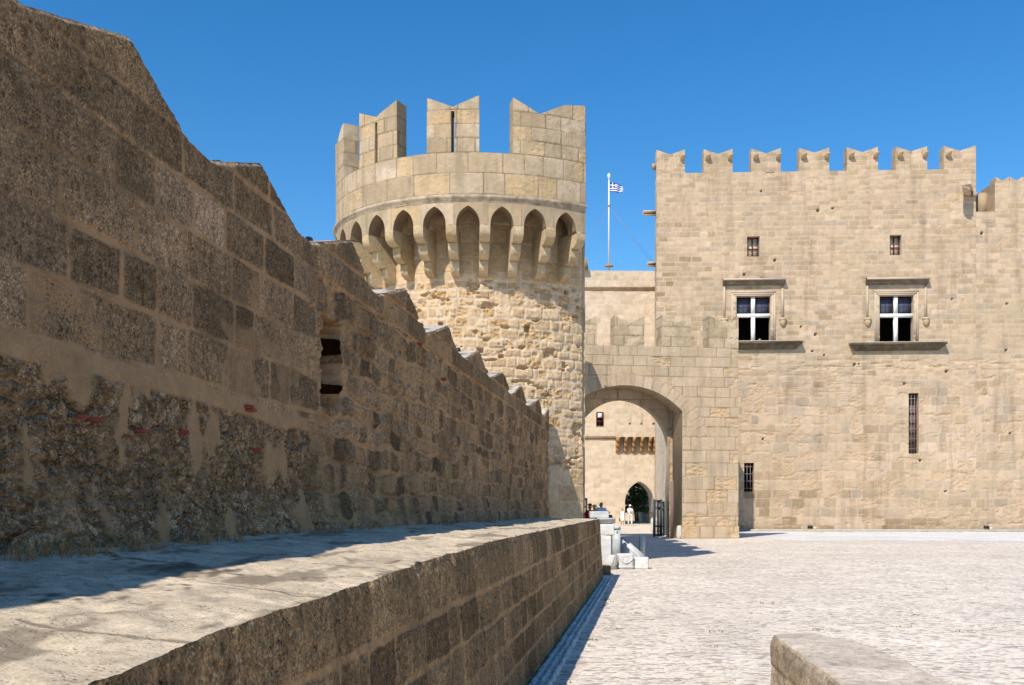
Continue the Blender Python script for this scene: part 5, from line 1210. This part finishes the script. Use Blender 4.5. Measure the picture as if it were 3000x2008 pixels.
    G = Geo(); G.lathe([(.079, 1.60), (.092, 1.645), (.086, 1.70), (.055, 1.735), (.01, 1.745)], 14, Matrix.Translation((0, .036, 0.012)) @ Matrix.Diagonal((.88, .86, .94, 1))); o = G.build('hair', flat('hair_colour', hair, .8, .2), smooth=True); o.parent = root
    if hat:
        G = Geo(); kind, hc = hat
        if kind == 'cap': G.lathe([(.098, 1.655), (.102, 1.69), (.09, 1.735), (.05, 1.765), (.01, 1.77)], 16, Matrix.Translation((0, .008, 0))); G.prism([(-.09, -.07), (.09, -.07), (.06, -.17), (-.06, -.17)], 1.66, 1.675, 'z')
        else: G.lathe([(.20, 1.66), (.205, 1.67), (.105, 1.69), (.10, 1.76), (.06, 1.79), (.01, 1.79)], 18)
        o = G.build('hat', cloth('cloth_hat', hc), smooth=True); o.parent = root
    if bag:
        side, bc, sz_ = bag; p = J[('l' if side > 0 else 'r')+'pa'][0]; G = Geo(); Mb = Matrix.Translation((p[0]+.04*side, p[1], p[2]-.14-sz_)); G.box(-.06, .06, -.14, .14, 0, sz_, Mb, taper=(.01, .03)); G.tube([(0, -.08, sz_), (0, -.04, sz_+.13), (0, .04, sz_+.13), (0, .08, sz_)], .01, 6)
        G.v[-1] = G.v[-1]+np.array(tuple(Mb.translation)); o = G.build('handbag', cloth('cloth_bag', bc), None, origin=(0, 0, 0))
        o.location = (X, Z, zoff); o.rotation_euler = (0, 0, yaw); o.scale = root.scale
        tag(o, label.split(' ')[0] and 'dark red handbag held by the woman in white at the doorway', 'bag')
    if camera:
        G = Geo(); G.box(-.06, .06, -.06, .03, -.04, .04, Matrix.Translation((0, -.17, 1.16))); G.tube([(0, -.22, 1.16), (0, -.30, 1.16)], [.035, .04], 10); G.tube([(-.055, -.14, 1.2), (-.09, -.13, 1.36), (-.06, -.02, 1.5)], .008, 5); G.tube([(.055, -.14, 1.2), (.09, -.13, 1.36), (.06, -.02, 1.5)], .008, 5)
        o = G.build('camera', M['iron'], None, origin=(0, 0, 0)); o.location = (X, Z, zoff); o.rotation_euler = (0, 0, yaw); o.scale = root.scale; tag(o, 'small black camera hanging on the chest of the man in white', 'camera')
    return root
person(1846, 83.6, 1.73, R(8), 'man in white short-sleeved shirt, pale trousers and white cap walking by the pointed doorway', 'shirt', 'trousers', (.85, .85, .88), (.72, .66, .56), hat=('cap', (.85, .85, .86)), armup=.45, camera=True, step=.16)
person(1823.5, 83.9, 1.52, R(-5), 'woman in sleeveless white top and white skirt walking left of the man in white', 'top', 'skirt', (.85, .85, .85), (.82, .82, .82), skirt=True, sleeves=False, hair=(.42, .3, .17), bag=(-1, (.12, .02, .02), .26), step=.1)
person(1761.5, 46.5, 1.92, R(10), 'grey-haired man in pale blue shirt with backpack straps behind the stacked marble', 'shirt', 'trousers', (.55, .56, .68), (.4, .36, .3), hair=(.62, .6, .58), armup=.5, step=.05)
person(1742, 46.0, 1.70, R(-20), 'person in straw hat and light blue top between the red shirt and the grey-haired man', 'top', 'trousers', (.35, .52, .78), (.4, .4, .42), hat=('brim', (.62, .40, .20)), step=.05)
person(1728.5, 47.5, 1.78, R(15), 'person in bright red shirt half hidden by the black gate leaf', 'shirt', 'trousers', (.70, .02, .015), (.2, .2, .22), hat=('cap', (.6, .02, .015)), armup=.2, step=.05)
person(1781.5, 47.0, 1.52, R(-25), 'dark-haired girl in dark top at the right of the group behind the marble stack', 'top', 'trousers', (.09, .06, .06), (.25, .16, .12), hair=(.06, .035, .025), armup=.3, step=.05)
# two visitors inside the first-floor window
for px_, py_, lab, tc in ((2232, 1004, 'visitor in pale cap inside the cross window above the gateway pier', (.22, .25, .32)), (2250, 1006, 'visitor with bare head inside the cross window, nearest its right jamb', (.3, .15, .1))):
    u = ppx(px_); fl = W1[2]-1.36 if px_ < 2240 else W1[2]-1.42
    p = pf.map(np.array(u), np.array(fl), np.array(.75)); r_ = person(1500, 10, 1.70, R(180 if px_ < 2240 else 20), lab, 'top', 'trousers', tc, (.1, .1, .1), hat=('cap', (.25, .3, .4)) if px_ < 2240 else None, step=.02); r_.location = tuple(p)
